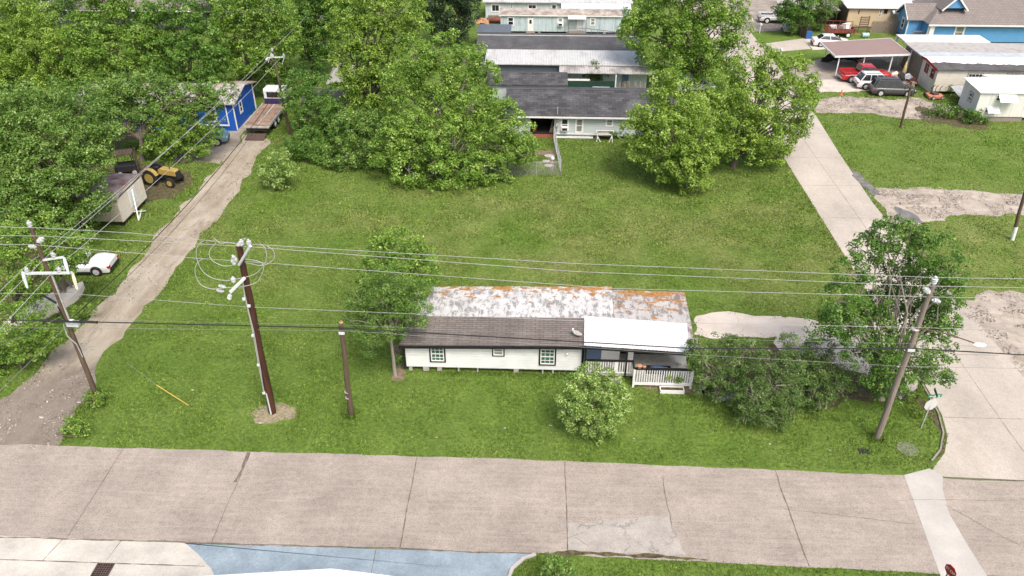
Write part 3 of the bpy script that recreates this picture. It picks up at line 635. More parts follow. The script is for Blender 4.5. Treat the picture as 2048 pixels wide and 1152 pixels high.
# ---- right-hand neighbours
M['brownmetal'] = pm('brown_metal_roof', (.27,.19,.17), .06, 1.5, .6, bump=.05)
t = thing('carport', 'open carport with a flat brown metal roof on white posts above the parked cars', 'carport', (39,97,0))
q = [at(1671,112,93.2), at(1822,108,94.2), at(1781,76,100.8), at(1641,84,99.0)]
MB().slab(q, .16).build('roof', M['brownmetal'], t)
m = MB()
for a, b in zip(q, q[1:]+q[:1]): m.bar((a[0],a[1],a[2]-.09),(b[0],b[1],b[2]-.09),.07,.2)
m.build('fascia', M['white'], t)
for x, y in ((35.2,93.6),(38.3,94),(41.6,94.2),(43.6,94.4),(35.3,98.8),(38.6,99.4),(41.8,100),(44.0,97.6)): MB().box(x-.06,x+.06,y-.06,y+.06,0,2.3).build('post', M['white'], t)
settle(t)
M['cream'] = ribbed('cream_lap_siding', (.62,.59,.50), 2, .3, .3, sharp=True, grime=.2, grime_c=(.4,.37,.3))
M['redtrim'] = pm('dark_red_paint', (.24,.03,.03), .2, 3, .6)
def bandroof():
    m, nt, b = newmat('patched_white_and_tar_roof'); g = NG(nt)
    y = g.math('ADD', g.sep(1), g.math('MULTIPLY', g.math('SUBTRACT', g.noise(1.1, 6, .7, g.mapping((1,.3,1))), .5), 1.7))
    x = g.sep(0); tar = g.ramp(g.noise(.8, 6, .7), [(.3, (.05,.05,.052)), (.7, (.12,.115,.11))])
    col = g.mix(g.ramp(g.math('DIVIDE', g.math('ADD', y, g.math('MULTIPLY', x, .06)), 10), [(.19, 0), (.2, 1)]), tar, g.ramp(g.noise(2, 6, .7), [(.3, (.62,.6,.58)), (.5, (.8,.8,.79))]))
    col = g.mix(g.ramp(g.noise(1.4, 8, .75, g.mapping((.8,1.3,1), loc=(1,2,3))), [(.6, 0), (.66, .6)]), col, (.34,.2,.15))
    g.l(col, b.inputs['Base Color']); b.inputs['Roughness'].default_value = .85; return m
M['bandroof'] = bandroof()
M['greyflat'] = pm('dusty_flat_roof', (.36,.345,.32), .2, .8, .9, grime=.6, grime_c=(.15,.11,.095), gscale=.8, c2=(.47,.46,.44))
t = thing('mobile_home', 'cream house with red gable trim and patched white and tar roofs beside the carport', 'house', (43.8,87,0))
m = MB(); m.box(43.8,64,87,87.12,.4,2.85).box(43.8,64,91,91.12,0,2.85); gable_end(m, 43.8, 87.12,89,91,0,2.85,3.05,2.85); gable_end(m, 63.9, 87.12,89,91,0,2.8,3.05,2.8)
m.build('wall', M['cream'], t)
gable_x(t, 43.6, 64.3, 86.75, 90.0, 91.2, 2.92, 3.17, 3.05, 'bandroof')
m = MB(); m.bar((43.56,86.8,2.84),(43.56,90.0,3.09),.08,.24).bar((43.56,90.0,3.09),(43.56,91.2,2.98),.08,.24).build('gable_trim', M['redtrim'], t)
MB().slab([(43.7,91.21,3.0),(58,91.21,3.0),(58,93.1,3.0),(43.75,93.1,3.0)], .14).build('grey_blue_roof_strip', pm('grey_blue_coating', (.42,.46,.49), .15, 1.2, .8, grime=.35, grime_c=(.08,.08,.08), gscale=.7), t)
MB().slab([(43.75,93.12,2.99),(70,93.12,2.99),(70,97.3,2.95),(43.9,97.3,2.95)], .14).build('flat_roof', M['greyflat'], t)
MB().slab([(44.0,97.35,3.02),(54.2,97.35,3.02),(54.2,100.3,3.05),(44.0,100.3,3.05)], .1).build('white_ribbed_roof', M['metalroof'], t)
Tx = wface('x', 43.8); Ty = wface('y', 87.0)
window(t, Tx, 89.35,90.05,1.75,2.55, fr='redtrim', trim='redtrim', tw=.1); window(t, Tx, 87.7,88.4,1.65,2.45, fr='redtrim', trim='redtrim', tw=.1)
window(t, Ty, *px2(2020,2034,143,155,87.0), trim='white', tw=.1, cols=3, rows=3, fw=.05) if False else None
window(t, Ty, 47.2,48.75,1.35,2.45, trim='oldwood', tw=.08, cols=4, rows=3, fw=.06)
window(t, Ty, 51.4,53.6,1.5,2.5, trim='oldwood', tw=.08, cols=6, rows=3, fw=.06)
MB().box(44.15,44.3,91.4,97,0,2.8).box(44.3,60,97.1,97.2,0,2.8).build('side_wall', M['oldwood'], t)
for x, y in ((44.2,95.2),(44.1,100.1),(49,100.1),(54,100.1)): MB().box(x-.1,x+.1,y-.1,y+.1,0,2.85).build('post', M['white'], t)
settle(t)
M['whitepanel'] = ribbed('white_trailer_panel', (.72,.72,.68), 0, 1.2, .2, grime=.12, grime_c=(.5,.48,.42)); M['whiteroof'] = pm('bright_white_roof', (.82,.82,.81), .04, .8, .6)
M['skirt'] = ribbed('weathered_board_skirting', (.3,.25,.23), 0, .3, .3, sharp=True)
t = thing('mobile_home', 'small white trailer home with two white awnings and a bright flat white roof', 'mobile home', (44.6,78.9,0))
MB().box(44.65,49.8,78.9,82.5,.55,3.1).build('wall', M['whitepanel'], t)
MB().slab([(44.45,78.7,3.17),(49.95,78.7,3.17),(49.95,82.7,3.4),(44.45,82.7,3.4)], .1).build('roof', M['whiteroof'], t)
MB().box(44.75,49.7,79.0,82.4,0,.54).build('skirting', M['skirt'], t)
MB().box(49.8,60,79.4,83.5,.3,3.0).build('annex', M['whitepanel'], t); MB().slab([(49.96,79.2,3.05),(60,79.2,3.05),(60,84,3.3),(47,84,3.3),][:4], .1).build('annex_roof', M['whiteroof'], t)
m = MB(); T_ = wface('y', 78.9)
window(t, T_, 46.3,47.7,2.25,2.9, fr='white'); window(t, T_, 45.6,46.6,1.0,1.6, fr='white')
window(t, wface('x', 44.65), 80.2,80.9,1.6,2.5, trim='oldwood', tw=.07, cols=2)
MB().slab([(46.4,78.0,2.4),(48.2,78.0,2.4),(48.2,78.86,2.95),(46.4,78.86,2.95)], .05).build('awning', M['whiteroof'], t)
MB().slab([(45.7,78.3,1.15),(46.9,78.3,1.15),(46.9,78.86,1.65),(45.7,78.86,1.65)], .05).build('awning', M['whiteroof'], t); settle(t)
# bright blue house
M['bluesiding'] = ribbed('bright_blue_siding', (.11,.32,.60), 2, .22, .25, sharp=True, var=.05)
t = thing('house', 'bright blue house with white trim, tan-grey shingle hip roof and a small front gable', 'house', (51,107.6,0))
MB().box(51.2,78,107.6,118,.2,2.5).build('wall', M['bluesiding'], t)
m = MB(); m.add([(50.9,107.1,2.55),(79,107.1,2.55),(79,118.5,2.55),(50.9,118.5,2.55),(55,113,5.2),(71,113,5.2)], [(0,1,5,4),(1,2,5),(2,3,4,5),(3,0,4),(3,2,1,0)]).build('roof', M['shingle_tan'], t)
m = MB(); m.bar((50.9,107.05,2.45),(79,107.05,2.45),.05,.2).box(51.12,51.3,107.52,107.6,.2,2.4).build('white_trim', M['white'], t)
MB().box(49.3,53,109.6,113.2,.2,2.7).build('wing_wall', M['bluesiding'], t)
m = MB(); m.prism([(109.61,2.7),(111.4,4.05),(113.19,2.7)], 'x', 49.3, 54).build('wing_gable', M['bluesiding'], t)
gable_x(t, 48.9, 55, 109.2, 111.4, 113.6, 2.62, 4.25, 2.62, 'shingle_tan', name='wing_roof')
m = MB(); m.bar((48.88,109.2,2.55),(48.88,111.4,4.18),.06,.2).bar((48.88,111.4,4.18),(48.88,113.6,2.55),.06,.2).box(49.2,49.32,109.52,109.66,.2,2.6).build('gable_trim', M['white'], t)
window(t, wface('x', 49.3), 110.8,111.6,1.0,2.3, trim='white', tw=.12)
window(t, wface('y', 107.6), 54.8,55.9,.75,2.2, trim='white', tw=.12, glass='glassgrey')
MB().box(51.3,51.9,107.3,107.55,.2,2.3).build('post', M['white'], t)
m = MB(); m.prism([(53.2,4.2),(54.6,5.6),(56,4.2)], 'y', 109.0, 112).build('dormer_wall', M['bluesiding'], t)
m = MB(); m.slab([(52.9,108.8,3.95),(54.6,108.8,5.7),(54.6,112.5,5.7),(52.9,112.5,3.95)], .1).slab([(54.6,108.8,5.7),(56.3,108.8,3.95),(56.3,112.5,3.95),(54.6,112.5,5.7)], .1).build('dormer_roof', M['shingle_tan'], t)
m = MB(); m.bar((52.9,108.76,3.9),(54.6,108.76,5.65),.06,.2).bar((54.6,108.76,5.65),(56.3,108.76,3.9),.06,.2).build('dormer_trim', M['white'], t)
m = MB(); m.box(49.6,51.1,108.0,109.5,.1,.5)
for k in range(8): m.bar((49.6+k*.2,108.0,.5),(49.6+k*.2,108.0,1.4),.05)
m.bar((49.5,108,1.4),(51.1,108,1.4),.09); m.bar((48.6,107.4,.5),(49.6,108,1.4),.1); m.build('porch_steps', M['oldwood'], t)
MB().cyl((66,109.3,3.0),(66,109.3,3.8),.15).build('roof_vent', M['concblock'], t); settle(t)
# tan mobile home
M['tanwall'] = pm('tan_trailer_wall', (.56,.44,.29), .08, 1, .7); M['oldbrown'] = pm('brown_end_wall', (.12,.07,.05), .3, 3, .9)
t = thing('mobile_home', 'tan mobile home with a white roof behind the rusty trailer', 'mobile home', (42.6,114,0))
MB().box(42.7,58,114.0,118,.4,2.95).build('wall', M['tanwall'], t); MB().box(42.58,42.69,114.0,118,.1,2.95).build('end_wall', M['oldbrown'], t)
MB().slab([(42.3,113.7,3.0),(58.4,113.7,3.0),(58.4,118.4,3.5),(42.3,118.4,3.5)], .12).build('roof', M['whiteroof'], t)
MB().bar((42.3,113.68,2.9),(58.4,113.68,2.9),.04,.1).build('fascia', M['oldbrown'], t)
MB().box(42.8,58,114.1,117.9,0,.39).build('skirting', M['oldwood'], t)
T_ = wface('y', 114.0)
window(t, T_, *px2(1716,1720,20,27,114), fr='redtrim'); window(t, T_, *px2(1756,1765,18,34,114), glass='glassgrey'); window(t, T_, *px2(1767,1776,19,27,114), fr='black')
window(t, T_, *px2(1785,1796,21,30,114)); u0,u1,z0,z1 = px2(1783,1801,20,24,114); MB().slab([(u0,113.2,z1-.3),(u1,113.2,z1-.3),(u1,113.96,z1),(u0,113.96,z1)], .05).build('awning', M['white'], t); settle(t)
t = thing('shed', 'grey open shed with a pale roof behind the willowy tree by the tan mobile home', 'shed', (38,116,0))
MB().box(34.5,42,116.5,120,0,2).build('wall', M['dark'], t); MB().slab([(34,115.6,2.2),(42.1,115.6,2.2),(42.1,120,2.5),(34,120,2.5)], .1).build('roof', M['greyflat'], t); settle(t)
# ---- left-hand buildings
M['royal'] = pm('royal_blue_wall', (.008,.10,.46), .15, 2, .6); M['rustroof'] = oldroof('white_roof_with_leaf_litter', 0, 8, base=(.42,.41,.39))
t = thing('house', 'royal blue house with white trim half hidden by trees next to the flatbed truck', 'house', (-31,73.4,0))
m = MB(); walls(m, -46,-30.6,73.4,79.5,.0,2.9); gable_end(m, -30.7, 73.5,76.5,79.4,2.9,2.9,3.6,2.9); m.build('wall', M['royal'], t)
gable_x(t, -46.5, -30.1, 73.0, 76.5, 79.9, 2.98, 3.8, 2.98, 'rustroof')
T_ = wface('y', 73.4)
window(t, T_, -33.3,-32.4,1.0,2.5, trim='white', tw=.1); window(t, wface('X', -30.6), 75.2,75.9,1.2,2.3, trim='white', tw=.08)
window(t, T_, -38.4,-37.4,1.0,2.5, trim='white', tw=.1)
m = MB(); m.box(-46.05,-31.2,73.3,73.38,.55,.68).box(-31.3,-31.2,73.3,73.38,.68,2.9).box(-30.56,-30.46,73.4,73.5,.1,2.9).box(-30.56,-30.46,79.4,79.5,.1,2.9).box(-34.6,-34.5,73.3,73.38,.68,2.2).build('white_trim', M['white'], t); settle(t)
M['pinkwhite'] = pm('cream_painted_metal', (.74,.67,.58), .07, 1.2, .6); M['sheetrib'] = ribbed('ribbed_cream_metal', (.46,.42,.35), 0, .14, .5)
M['rustred'] = pm('rust_red_roof', (.2,.075,.06), .3, 1.3, .8, bump=.4, c2=(.3,.26,.25), grime=.3, grime_c=(.4,.37,.36), gscale=1.5)
t = thing('shed', 'cream metal portable shed with a rusty domed roof beside the dirt alley', 'shed', (-32.8,53.3,0))
MB().box(-32.9,-32.8,53.3,57.6,.45,2.5).box(-37,-32.9,57.5,57.6,.45,2.5).build('side_wall', M['pinkwhite'], t)
MB().box(-37,-32.9,53.3,53.4,.45,2.5).box(-37,-36.9,53.4,57.5,.45,2.5).build('front_wall', M['sheetrib'], t)
m = MB(); n = 10; rg = []
for i in range(n+1):
    a = i/n; y = 53.1 + 4.7*a; z = 2.52 + .42*math.sin(math.pi*a); rg.append((y, z))
m.prism(rg + [(y, z-.08) for y, z in rg[::-1]], 'x', -37.2, -32.7); rf = m.build('roof', M['rustred'], t)
m = MB(); m.prism([(y, z-.082) for y, z in rg[1:-1]] + [(57.3,2.4),(53.5,2.4)], 'x', -32.9, -32.8); m.build('gable_panel', M['pinkwhite'], t)
MB().box(-32.79,-32.76,54.95,56.1,.85,2.3).box(-32.792,-32.755,55.5,55.53,.85,2.3).build('door', M['white'], t)
for x, y in ((-33.1,53.6),(-33.1,57.2),(-36.6,53.6),(-36.6,57.2)): MB().box(x-.15,x+.15,y-.15,y+.15,0,.45).build('pier', M['dark'], t)
settle(t)
t = thing('prop_frame', 'white painted timber frame leaning on the cream shed door side', 'frame', (-32.3,55.3,0))
MB().bar((.1,-.9,0),(-.42,.3,2.2),.09).bar((.1,-.9,.0),(-.3,.6,.15),.09).bar((-.2,-.7,.7),(.05,.6,.08),.07).build('timber_frame', M['white'], t)
M['greywall'] = pm('dark_grey_wall', (.075,.075,.09), .15, 1.5, .8)
t = thing('house', 'dark grey house with a dull brown roof beyond the left-hand trees', 'house', (-55,110,0))
MB().box(-68.5,-38.5,110,118,0,2.6).build('wall', M['greywall'], t); gable_x(t, -69, -38, 109.6, 114, 118.4, 2.75, 4.3, 2.75, 'shingle_tan')
MB().bar((-69,109.55,2.66),(-38,109.55,2.66),.05,.14).build('gutter', M['white'], t); MB().box(-45,-44.3,109.2,109.55,2.4,2.85).build('ventilator', M['black'], t); settle(t)
t = thing('shed', 'small shed with a sagging grey shingle roof among the shrubs behind the alley', 'shed', (-22.5,79,0))
MB().box(-24.2,-20.5,76.8,80,0,1.9).build('wall', M['oldwood'], t); gable_x(t, -24.6, -20.2, 76.3, 78.6, 80.4, 1.95, 2.75, 2.1, 'shingle_dark2'); settle(t)
t = thing('canopy_tent', 'collapsed pale grey canopy among the trees behind the alley', 'canopy', (-23.2,88,0))
m = MB(); m.add([(-1.6,-1,.3),(1.2,-1.6,.9),(2.2,1,1.9),(-.8,1.4,2.1),(0,0,2.5)], [(0,1,4),(1,2,4),(2,3,4),(3,0,4)]).build('canopy_sheet', M['greyflat'], t)
m = MB(); m.bar((-1.5,-.9,0),(-.7,1.3,2.0),.06).bar((1.1,-1.5,0),(1.1,-1.5,.9),.06).bar((2.1,.9,0),(2.1,.9,1.8),.06).build('poles', M['white'], t)
# near roof at the very bottom of the view
t = thing('canopy_building', 'white low-pitched roof peak poking into the bottom edge of the picture', 'building', (-7.8,17,0))
pk = at(662,1137,18.6)
m = MB(); m.prism([(pk[0]-9,pk[2]-1.25),(pk[0],pk[2]),(pk[0]+9,pk[2]-1.25),(pk[0]+9,pk[2]-1.4),(pk[0],pk[2]-.15),(pk[0]-9,pk[2]-1.4)], 'y', 8, pk[1]).build('roof', M['metalroof'], t)
for x in (pk[0]-7, pk[0]+7): MB().box(x-.12,x+.12,17.4,17.64,0,pk[2]-1.3).build('post', M['white'], t)
settle(t)
# ================================================================ VEHICLES
M['tyre'] = pm('tyre_rubber', (.02,.02,.02), .2, 8, .85, bump=.3); M['rim'] = pm('alloy_rim', (.5,.5,.51), .1, 6, .35, metal=.0)
M['cwhite'] = paint('white_car_paint', (.78,.78,.78)); M['cred'] = paint('red_car_paint', (.42,.012,.02)); M['cgrey'] = paint('dark_grey_car_paint', (.085,.088,.09), .3, .3)
M['cteal'] = paint('faded_teal_paint', (.12,.25,.30), .5); M['cnavy'] = paint('purple_navy_paint', (.03,.02,.11)); M['trim'] = pm('black_plastic_trim', (.025,.025,.027), .2, 5, .6)
M['tlight'] = paint('red_tail_light', (.5,.01,.015), .2); M['hlight'] = paint('head_light', (.7,.72,.74), .1); M['chrome'] = pm('chrome', (.6,.6,.6), .1, 5, .2, metal=.9)
M['carglass'] = glassy('car_glass', (.016,.018,.022), .05)
WM = {}
def wheel(par, x, y, r, w, side, white=False):
    k = (round(r,3), round(w,3), side, white)
    if k not in WM:
        m = MB(); s = side
        m.lathe([(r*.6,-w/2),(r*.93,-w/2),(r,-w/2+.04),(r,w/2-.04),(r*.93,w/2),(r*.6,w/2)], (0,0,0), 'y', 20); ty = m.build('tyre', M['tyre'], None, True)
        m = MB(); m.lathe([(r*.64,0),(r*.64,s*w*.53),(r*.57,s*w*.55),(r*.52,s*w*.51),(r*.12,s*w*.52)], (0,0,0), 'y', 16)
        for i in range(6):
            a = i*math.pi/3; m.bar((r*.1*math.cos(a), s*w*.53, r*.1*math.sin(a)), (r*.58*math.cos(a), s*w*.55, r*.58*math.sin(a)), r*.16, .03, up=(0,1,0))
        rm = m.build('rim', M['white'] if white else M['rim'], ty); WM[k] = (ty.data, rm.data)
        bpy.data.objects.remove(rm); bpy.data.objects.remove(ty)
    h = bpy.data.objects.new('wheel', None); COL.objects.link(h); h.parent = par; h.location = (x, y, r)
    for n_, d in zip(('tyre','rim'), WM[k]): o = bpy.data.objects.new(n_, d); COL.objects.link(o); o.parent = h
def interp(P_, x):
    for (xa, va), (xb, vb) in zip(P_, P_[1:]):
        if x <= xb: t = (x-xa)/max(1e-6, xb-xa); t = max(0,min(1,t)); return va+(vb-va)*t
    return P_[-1][1]
def car(name, label, cat, loc, rz, L, W, top, gh, col, wr=.34, wx=(.18,.81), belt=None, plan=None, bed=None, roofrack=False, lower=None, group=None, zb=.22, whitewheel=False, convertible=False):
    """front at +x. top: deck height profile (x 0..L from rear). gh: (x_rear_base, x_rear_top, x_front_top, x_front_base, z_roof)"""
    t = thing(name, label, cat, loc, rz, group); H2 = W/2
    plan = plan or [(0,.86),(.05*L,.95),(.15*L,1),(.8*L,1),(.93*L,.93),(L,.74)]
    xs = sorted(set([0,.02*L,.06*L,.12*L,.93*L,.975*L,L] + [L*i/16 for i in range(17)] + [p[0] for p in top]))
    rg = []
    for x in xs:
        w2 = H2*interp(plan, x); z = interp(top, x); b = zb + (.12 if x < .02*L or x > .985*L else 0)
        if bed and bed[0] < x < bed[1]: pass
        half = [(0,z+.03),(w2*.6,z+.02),(w2*.86,z-.02),(w2*.97,z-.12),(w2,z-.3),(w2*.99,b+.2),(w2*.93,b)]
        ring = [(x-L/2, y, zz) for y, zz in half] + [(x-L/2, -y, zz) for y, zz in half[::-1][:-1]]
        rg.append(ring)
    m = MB(); m.loft(rg)
    body = m.build('body', M[col], t, True)
    if gh:
        x0,x1,x2,x3,zr = gh; z0 = interp(top,x0)+.0; z3 = interp(top,x3)+.0; wb, wt = H2*.93, H2*.74
        def sec(k):   # k 0..1 from belt to roof
            return [(x0+(x1-x0)*k-L/2, wb+(wt-wb)*k, z0-.06+(zr-z0+.06)*k), (x3+(x2-x3)*k-L/2, wb+(wt-wb)*k, z3-.06+(zr-.02-z3+.06)*k)]
        a, b_ = sec(0); c, d = sec(1); mid = lambda p, q_, dz: ((p[0]+q_[0])/2, 0, (p[2]+q_[2])/2+dz)
        m = MB()
        ring0 = [a, b_, (b_[0],-b_[1],b_[2]), (a[0],-a[1],a[2])]; ring1 = [c, d, (d[0],-d[1],d[2]), (c[0],-c[1],c[2])]
        m.loft([ring0, ring1], cap=False)
        rr = [(c[0]+.04,c[1]*.8,c[2]+.05),(d[0]-.04,d[1]*.8,d[2]+.05),(d[0]-.04,-d[1]*.8,d[2]+.05),(c[0]+.04,-c[1]*.8,c[2]+.05)]
        m.loft([ring1, rr], cap=True); cab = m.build('cabin', M[col], t, True)
        def pane(pa, pb, pc, pd, n, inset=.1, name='window'):
            P4 = [Vector(p) for p in (pa,pb,pc,pd)]; ce = sum(P4, Vector())/4; N = (P4[1]-P4[0]).cross(P4[3]-P4[0]).normalized()
            if N.dot(ce - Vector((0,0,ce.z-.1))) < 0: N = -N
            P4 = [ce + (p-ce)*(1-inset) + N*.012 for p in P4]; mm = MB(); mm.add(P4 + [p - N*.01 for p in P4], [(0,1,2,3),(0,4,5,1),(1,5,6,2),(2,6,7,3),(3,7,4,0)]); mm.build(name, M['carglass'], t)
        for s in (1,-1):
            A = (a[0]+.1,s*a[1],a[2]+.1); B = (b_[0]-.1,s*b_[1],b_[2]+.1); Cc = (c[0]+.04,s*c[1],c[2]); D = (d[0]-.04,s*d[1],d[2])
            n = 3 if (x3-x0) > .5*L and name != 'sedan' else 2
            n = 1 if (x3-x0) < .22*L else n
            for i in range(n):
                k0, k1 = i/n, (i+1)/n; LP = lambda p, q_, k: tuple(p[j]+(q_[j]-p[j])*k for j in range(3))
                pane(LP(A,B,k0), LP(A,B,k1), LP(Cc,D,k1), LP(Cc,D,k0), 1, .1)
        pane(a, (a[0],-a[1],a[2]), (c[0],-c[1],c[2]), c, 1, .14, 'rear_window'); pane(b_, (b_[0],-b_[1],b_[2]), (d[0],-d[1],d[2]), d, 1, .1, 'windscreen')
        if roofrack:
            m = MB()
            for s in (1,-1): m.bar((c[0]+.15, s*wt*.82, zr+.1),(d[0]-.2, s*wt*.82, zr+.1),.04)
            m.build('roof_rail', M['trim'], t)
        for s in (1,-1): MB().ball((b_[0]-.25, s*(H2+.06), z3+.12), .1, 8, 6, (.7,1,.8)).build('mirror', M[col], t, True)
    if bed:
        xa, xb = bed; zz = interp(top,(xa+xb)/2)+.034; MB().box(xa-L/2, xb-L/2, -H2*.78, H2*.78, zz-.02, zz+.006).build('truck_bed', M['trim'] if col != 'cred' else M['bedred'], t)
        m = MB(); hh = .16
        m.box(xa-.08-L/2, xb-L/2, H2*.78, H2*.95, zz-.08, zz+hh).box(xa-.08-L/2, xb-L/2, -H2*.95, -H2*.78, zz-.08, zz+hh).box(xa-.12-L/2, xa-L/2, -H2*.78, H2*.78, zz-.08, zz+hh).build('bed_side', M[col], t, bevel=.02)
    for fx in wx:
        for s in (1,-1):
            m = MB(); m.lathe([(.01,0),(wr*1.17,0),(wr*1.17,.02),(.01,.02)], (L*fx-L/2, s*H2*interp(plan,L*fx)+(-.015 if s > 0 else -.005), wr+.02), 'y', 18); m.build('wheel_well_shade', M['trim'], t)  # black disc proud of the body, painted shade for the wheel well
            wheel(t, L*fx-L/2, s*(H2*interp(plan,L*fx)-.05), wr, .22, s, whitewheel)
    m = MB(); m.box(-L/2-.03,-L/2+.1,-H2*.8,H2*.8,zb+.08,zb+.3).build('rear_bumper', M[lower or 'trim'], t, bevel=.02)
    m = MB(); m.box(L/2-.12,L/2+.03,-H2*.68,H2*.68,zb+.08,zb+.28).build('front_bumper', M[lower or 'trim'], t, bevel=.02)
    zt = interp(top, .02*L); zf = interp(top, .97*L)
    for s in (1,-1):
        MB().box(-L/2-.025,-L/2+.22, s*H2*.62, s*(H2*.9), zt-.3, zt-.12).build('tail_light', M['tlight'], t)
        MB().box(L/2-.3,L/2-.05, s*H2*.45, s*(H2*.78), zf-.2, zf-.08).build('headlight', M['hlight'], t)
    m = MB(); z = interp(top, L*.4)-.28
    for fx in (.36,.56):
        for s in (1,-1): m.box(L*fx-L/2-.005, L*fx-L/2+.008, s*(H2-.03), s*(H2+.004), zb+.25, z+.2)
    for s in (1,-1): MB().box(L*.47-L/2, L*.47-L/2+.16, s*H2, s*(H2+.02), z+.08, z+.12).build('door_handle', M['trim'], t)
    for s in (1,-1): MB().box(L*.3-L/2, L*.68-L/2, s*H2*.9, s*(H2+.012), zb+.02, zb+.14).build('sill_trim', M[lower or 'trim'], t)
    return t
M['bedred'] = pm('red_bed_liner', (.22,.01,.012), .15, 5, .7)
g_ = 'cars parked by the carport'
car('pickup_truck', 'bright red crew cab pickup truck beside the white carport posts', 'pickup truck', (37.85,91.7,0), R(2), 5.9, 2.0,
    [(0,1.0),(2.1,1.05),(4.0,1.08),(5.2,1.06),(5.9,.85)], (2.0,2.2,3.6,4.3,1.85), 'cred', .41, (.19,.80), bed=(.2,1.9), lower='chrome', group=g_, zb=.35)
car('suv', 'white sport utility car parked between the red pickup and the dark grey car', 'car', (38.35,89.3,0), R(1), 4.85, 1.92,
    [(0,.98),(1,1.02),(3.3,1.0),(4.4,.95),(4.85,.72)], (.25,.75,2.7,3.5,1.7), 'cwhite', .37, (.2,.81), roofrack=True, group=g_, zb=.28)
car('suv', 'dark grey sport utility car parked on the grass, nearest of three by the carport', 'car', (39.3,87.0,0), R(-2), 4.8, 1.85,
    [(0,.98),(1,1.0),(3.4,.98),(4.5,.9),(4.9,.68)], (.2,.6,2.95,3.75,1.76), 'cgrey', .37, (.2,.81), roofrack=True, group=g_, zb=.26)
car('sedan', 'white sedan with black windows parked beside the brown carport roof', 'car', (38.2,105.9,0), R(-3), 4.85, 1.85,
    [(0,.95),(.6,1.0),(3.5,.92),(4.5,.8),(4.85,.62)], (.5,1.3,2.7,3.8,1.42), 'cwhite', .34, (.2,.8), zb=.2)
car('pickup_truck', 'old white pickup truck with an empty dark bed near the top of the street', 'pickup truck', (34.0,117.5,0), R(-2), 5.4, 1.95,
    [(0,1.0),(2.1,1.03),(4.0,1.05),(5.0,1.0),(5.4,.85)], (2.15,2.3,3.1,3.75,1.75), 'cwhite', .39, (.2,.8), bed=(.2,2.1), zb=.35, whitewheel=True)
car('parked_car', 'white car roof showing just above the ridge of the long charcoal roof', 'car', (6.85,83.2,0), 0, 4.6, 1.8,
    [(0,.95),(.6,1.0),(3.4,.92),(4.3,.8),(4.6,.62)], (.4,1.1,2.9,3.8,1.5), 'cwhite', .33, (.2,.8))
car('parked_car', 'silver car half hidden behind the street-side trees next to the lean-to', 'car', (17.4,87.5,0), R(8), 4.6, 1.8,
    [(0,.95),(.6,1.0),(3.4,.92),(4.3,.8),(4.6,.62)], (.4,1.1,2.9,3.8,1.5), 'rim', .33, (.2,.8))
car('pickup_truck', 'faded teal pickup truck parked under the tree by the royal blue house', 'pickup truck', (-32.9,70.1,0), R(14), 5.2, 1.9,
    [(0,.95),(2.0,1.0),(3.9,1.0),(4.9,.95),(5.2,.8)], (2.0,2.2,3.0,3.7,1.68), 'cteal', .36, (.2,.8), bed=(.2,1.9), zb=.33)
# white convertible under the trees
t = car('convertible_car', 'white convertible with its tail pointing at the alley and its cabin open under the trees', 'car', (-32.9,46.9,0), R(183), 4.6, 1.9,
    [(0,.86),(.9,.98),(1.6,.9),(3.2,.88),(4.2,.78),(4.6,.6)], None, 'cwhite', .36, (.2,.8))
MB().box(-.9,.9,-.72,.72,.85,.935).build('cabin_opening', M['trim'], t)
m = MB()
for s in (-.38,.38): m.box(-.5,-.3,s-.27,s+.27,.9,1.25).box(-.45,.1,s-.27,s+.27,.9,1.0)
m.build('seats', M['white'], t, bevel=.03); MB().slab([(.75,-.7,.95),(1.0,-.7,.9),(1.0,.7,.9),(.75,.7,.95)], .02).bar((.95,-.7,.92),(.6,-.62,1.3),.05).bar((.95,.7,.92),(.6,.62,1.3),.05).bar((.6,-.62,1.3),(.6,.62,1.3),.05).build('windscreen', M['trim'], t)

# flatbed tow truck on the alley, nose away from us
t = thing('flatbed_truck', 'white and navy flatbed truck with a rusty bed at the head of the alley', 'truck', (-28.0,76.2,0), R(0))
M['rustbed'] = pm('rusty_truck_bed', (.22,.15,.11), .4, 1.1, .9, bump=.5, c2=(.33,.22,.16), grime=.6, grime_c=(.11,.09,.08), gscale=1.2)
MB().box(-1.2,1.2,-4.1,2.1,.98,1.08).build('bed', M['rustbed'], t)
m = MB()
for s in (-1,1): m.box(s*1.2,s*1.27,-4.1,2.1,.93,1.2)
m.box(-1.27,1.27,-4.2,-4.1,.9,1.08).box(-.06,.06,-3.6,2.0,1.081,1.1).build('bed_rail', M['concblock'], t)
MB().box(-.45,-.3,-4,5.0,.6,.97).box(.3,.45,-4,5.0,.6,.97).box(-1.1,1.1,-4.05,-3.9,.55,.8).build('chassis', M['trim'], t)
m = MB(); m.prism([(2.3,.95),(2.3,2.45),(2.5,2.6),(3.7,2.6),(4.15,1.8),(4.15,.95)], 'x', -1.1, 1.1); cab = m.build('cab', M['cwhite'], t, bevel=.05)
MB().box(-1.102,1.102,2.27,4.1,.9,1.6).build('lower_cab', M['cnavy'], t)
MB().box(-.75,.75,2.24,2.31,1.75,2.3).build('rear_window', M['carglass'], t)
for s in (-1,1): MB().box(s*1.1,s*1.115,2.8,3.75,1.72,2.35).build('side_window', M['carglass'], t); MB().box(s*1.25,s*1.45,3.9,4.0,1.6,2.25).bar((s*1.1,3.95,2.1),(s*1.3,3.95,2.1),.04).build('mirror', M['cwhite'], t)
m = MB(); m.prism([(4.15,.8),(4.15,1.7),(5.5,1.5),(5.7,1.3),(5.7,.8)], 'x', -.95, .95); m.build('bonnet', M['cwhite'], t, bevel=.06)
